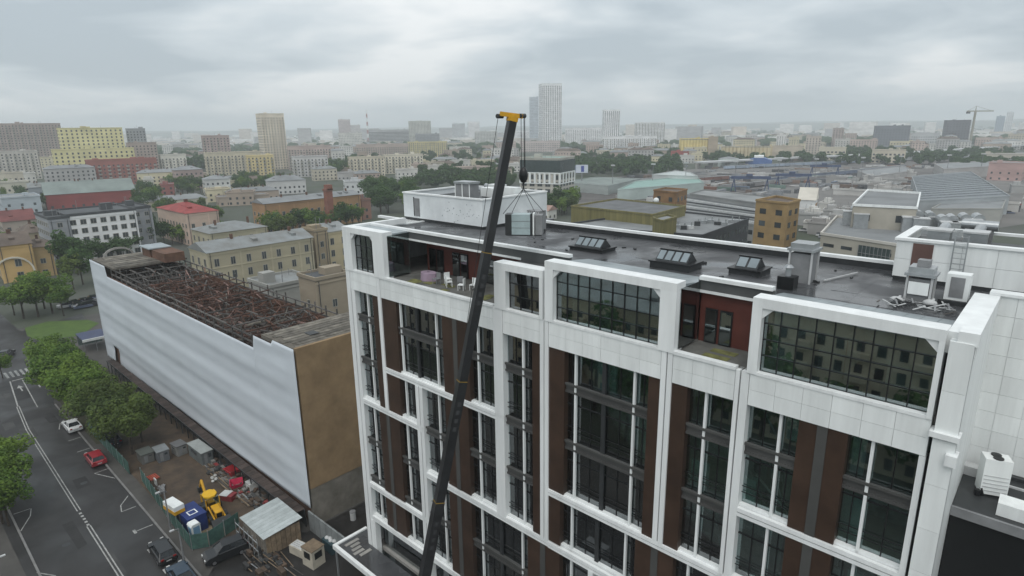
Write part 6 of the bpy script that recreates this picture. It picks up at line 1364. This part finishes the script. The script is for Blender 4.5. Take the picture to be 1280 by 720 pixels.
m = bpy.data.meshes.new('far_tree_canopy'); m.from_pydata(np.concatenate(FCV).tolist(), [], np.concatenate(FCF).tolist()); m.materials.append(LEAFD); m.update()
tag(put('far_tree_canopy', m, None, kind='stuff'), 'far treetops running between the mid-distance blocks and along the rail yard', 'trees')
grove(16, lambda r: r.uniform(196, 275), lambda r, x: r.uniform(262, 282), 'leafy tree beside the lane behind the red-roofed house', 'trees behind the red-roofed house', (8, 11), 31, MID)
grove(14, lambda r: r.uniform(0, 60), lambda r, x: r.uniform(290, 322), 'leafy tree between the ochre hall and the red-roofed row', 'trees near the ochre hall', (7, 10), 32, MID)
grove(14, lambda r: r.uniform(175, 200), lambda r, x: r.uniform(236, 268), 'tall dark tree at the end of the red-walled hall', 'trees at the end of the red hall', (10, 14), 33, MID)
grove(14, lambda r: r.uniform(560, 640), lambda r, x: r.uniform(222, 240), 'dark tree along the road behind the penthouse', 'trees along the road behind the penthouse', (9, 13), 34, MID)
# far town and woods that read as one mass
rg = random.Random(91); fb = MB()
def fbox(b, p, w, d_, h, a):
    c0, s0 = math.cos(a), math.sin(a); b.prism([(p.x+x*c0-y*s0, p.y+x*s0+y*c0) for x, y in ((-w/2, -d_/2), (w/2, -d_/2), (w/2, d_/2), (-w/2, d_/2))], 0, h)
mats_far = [wallm((.50, .46, .41)), wallm((.66, .65, .63)), wallm((.38, .38, .38))]
for gi in range(3):
    b = MB()
    for k in range(330):
        x = rg.uniform(-60, 1340); y = 159+(640-x)*.0135+rg.uniform(5, 24)**1.0; p = G(x, y); tall = rg.random() < .07
        fbox(b, p, rg.uniform(20, 80), rg.uniform(14, 26), rg.uniform(28, 55) if tall else rg.uniform(8, 20), los(x)+rg.uniform(-.3, .3))
    o = b.build('distant_town', mats_far[gi], None, 'stuff', fix=False); tag(o, 'hazy mass of %s distant town blocks spreading to the horizon' % ('tan', 'pale', 'grey')[gi], 'town')
b = MB()
for k in range(2600):
    x = rg.uniform(-60, 1340); y = 159+(640-x)*.0135+rg.uniform(3, 30); p = G(x, y); h = rg.uniform(8, 17); r_ = rg.uniform(6, 16); b.ball((p.x, p.y, h*.5), r_, r_, h*.55, 6, 4)
tag(b.build('distant_woods', leaf_mat('wood_far', (.075, .125, .045), (.035, .065, .025)), None, 'stuff', fix=False, smooth=False), 'hazy dark green woods between the distant town blocks', 'woods')
# wooded ridge closing the horizon
b = MB(); nseg = 120; rg2 = np.random.RandomState(8)
for row, (dist, hb_) in enumerate(((6200, 46), (7600, 88))):
    base_ = len(b.v); hs = np.convolve(rg2.rand(nseg+20), np.ones(14)/14, 'valid')[:nseg+1]*46
    for i in range(nseg+1):
        a = los(-120+1520*i/nseg, 170); ux, uy = -math.sin(a), math.cos(a)
        b.v += [(ux*(dist-500), uy*(dist-500), 0), (ux*dist, uy*dist, hb_*.4+hs[i]+rg2.rand()*4), (ux*(dist+500), uy*(dist+500), 0)]
    for i in range(nseg): q = base_+i*3; b.f += [(q, q+3, q+4, q+1), (q+1, q+4, q+5, q+2)]
b.build('hills', mat('ridge_woods', (.05, .07, .035), .95, .25, .004), None, 'structure', fix=True)
# ------------------------------------------------------------------ the side of the street behind the camera, mirrored in the glass
for k, (x, y, w, h, c_) in enumerate(((-62, -30, 34, 17, BEI), (-24, -34, 30, 20, CRM), (10, -30, 26, 18, PNK), (-100, -24, 30, 16, (.46, .42, .34)))):
    block('street_house', ('beige', 'cream', 'pinkish', 'sandy')[k]+' street house across the road, mirrored in the office glass', x, y, math.pi, w, 14, h, c_, roof=RMET, style='hip', fl=3.1, bay=2.3, win=(1.0, 1.5), balc=3)
for k in range(9): tree(-62+k*9, -21+(k % 3)*4.5, 14+(k*5) % 7, 12, MID, 'street tree across the road, mirrored in the office glass', 'street trees mirrored in the glass')
# ------------------------------------------------------------------ air
hz = MB().box(-9600, 9600, -9600, 9600, -1.0, 215).build('haze', MATS['concrete'], None, 'stuff'); tag(hz, 'thin pale rain haze filling the air over the city', 'haze')
hm = bpy.data.materials.new('haze_air'); hm.use_nodes = True; ht = hm.node_tree; ht.nodes.clear(); ho = N(ht, 'ShaderNodeOutputMaterial'); pv = N(ht, 'ShaderNodeVolumePrincipled')
pv.inputs['Color'].default_value = (.90, .945, .975, 1); pv.inputs['Density'].default_value = 2.7e-4; pv.inputs['Anisotropy'].default_value = .0
ht.links.new(pv.outputs[0], ho.inputs['Volume']); hz.data.materials.clear(); hz.data.materials.append(hm)
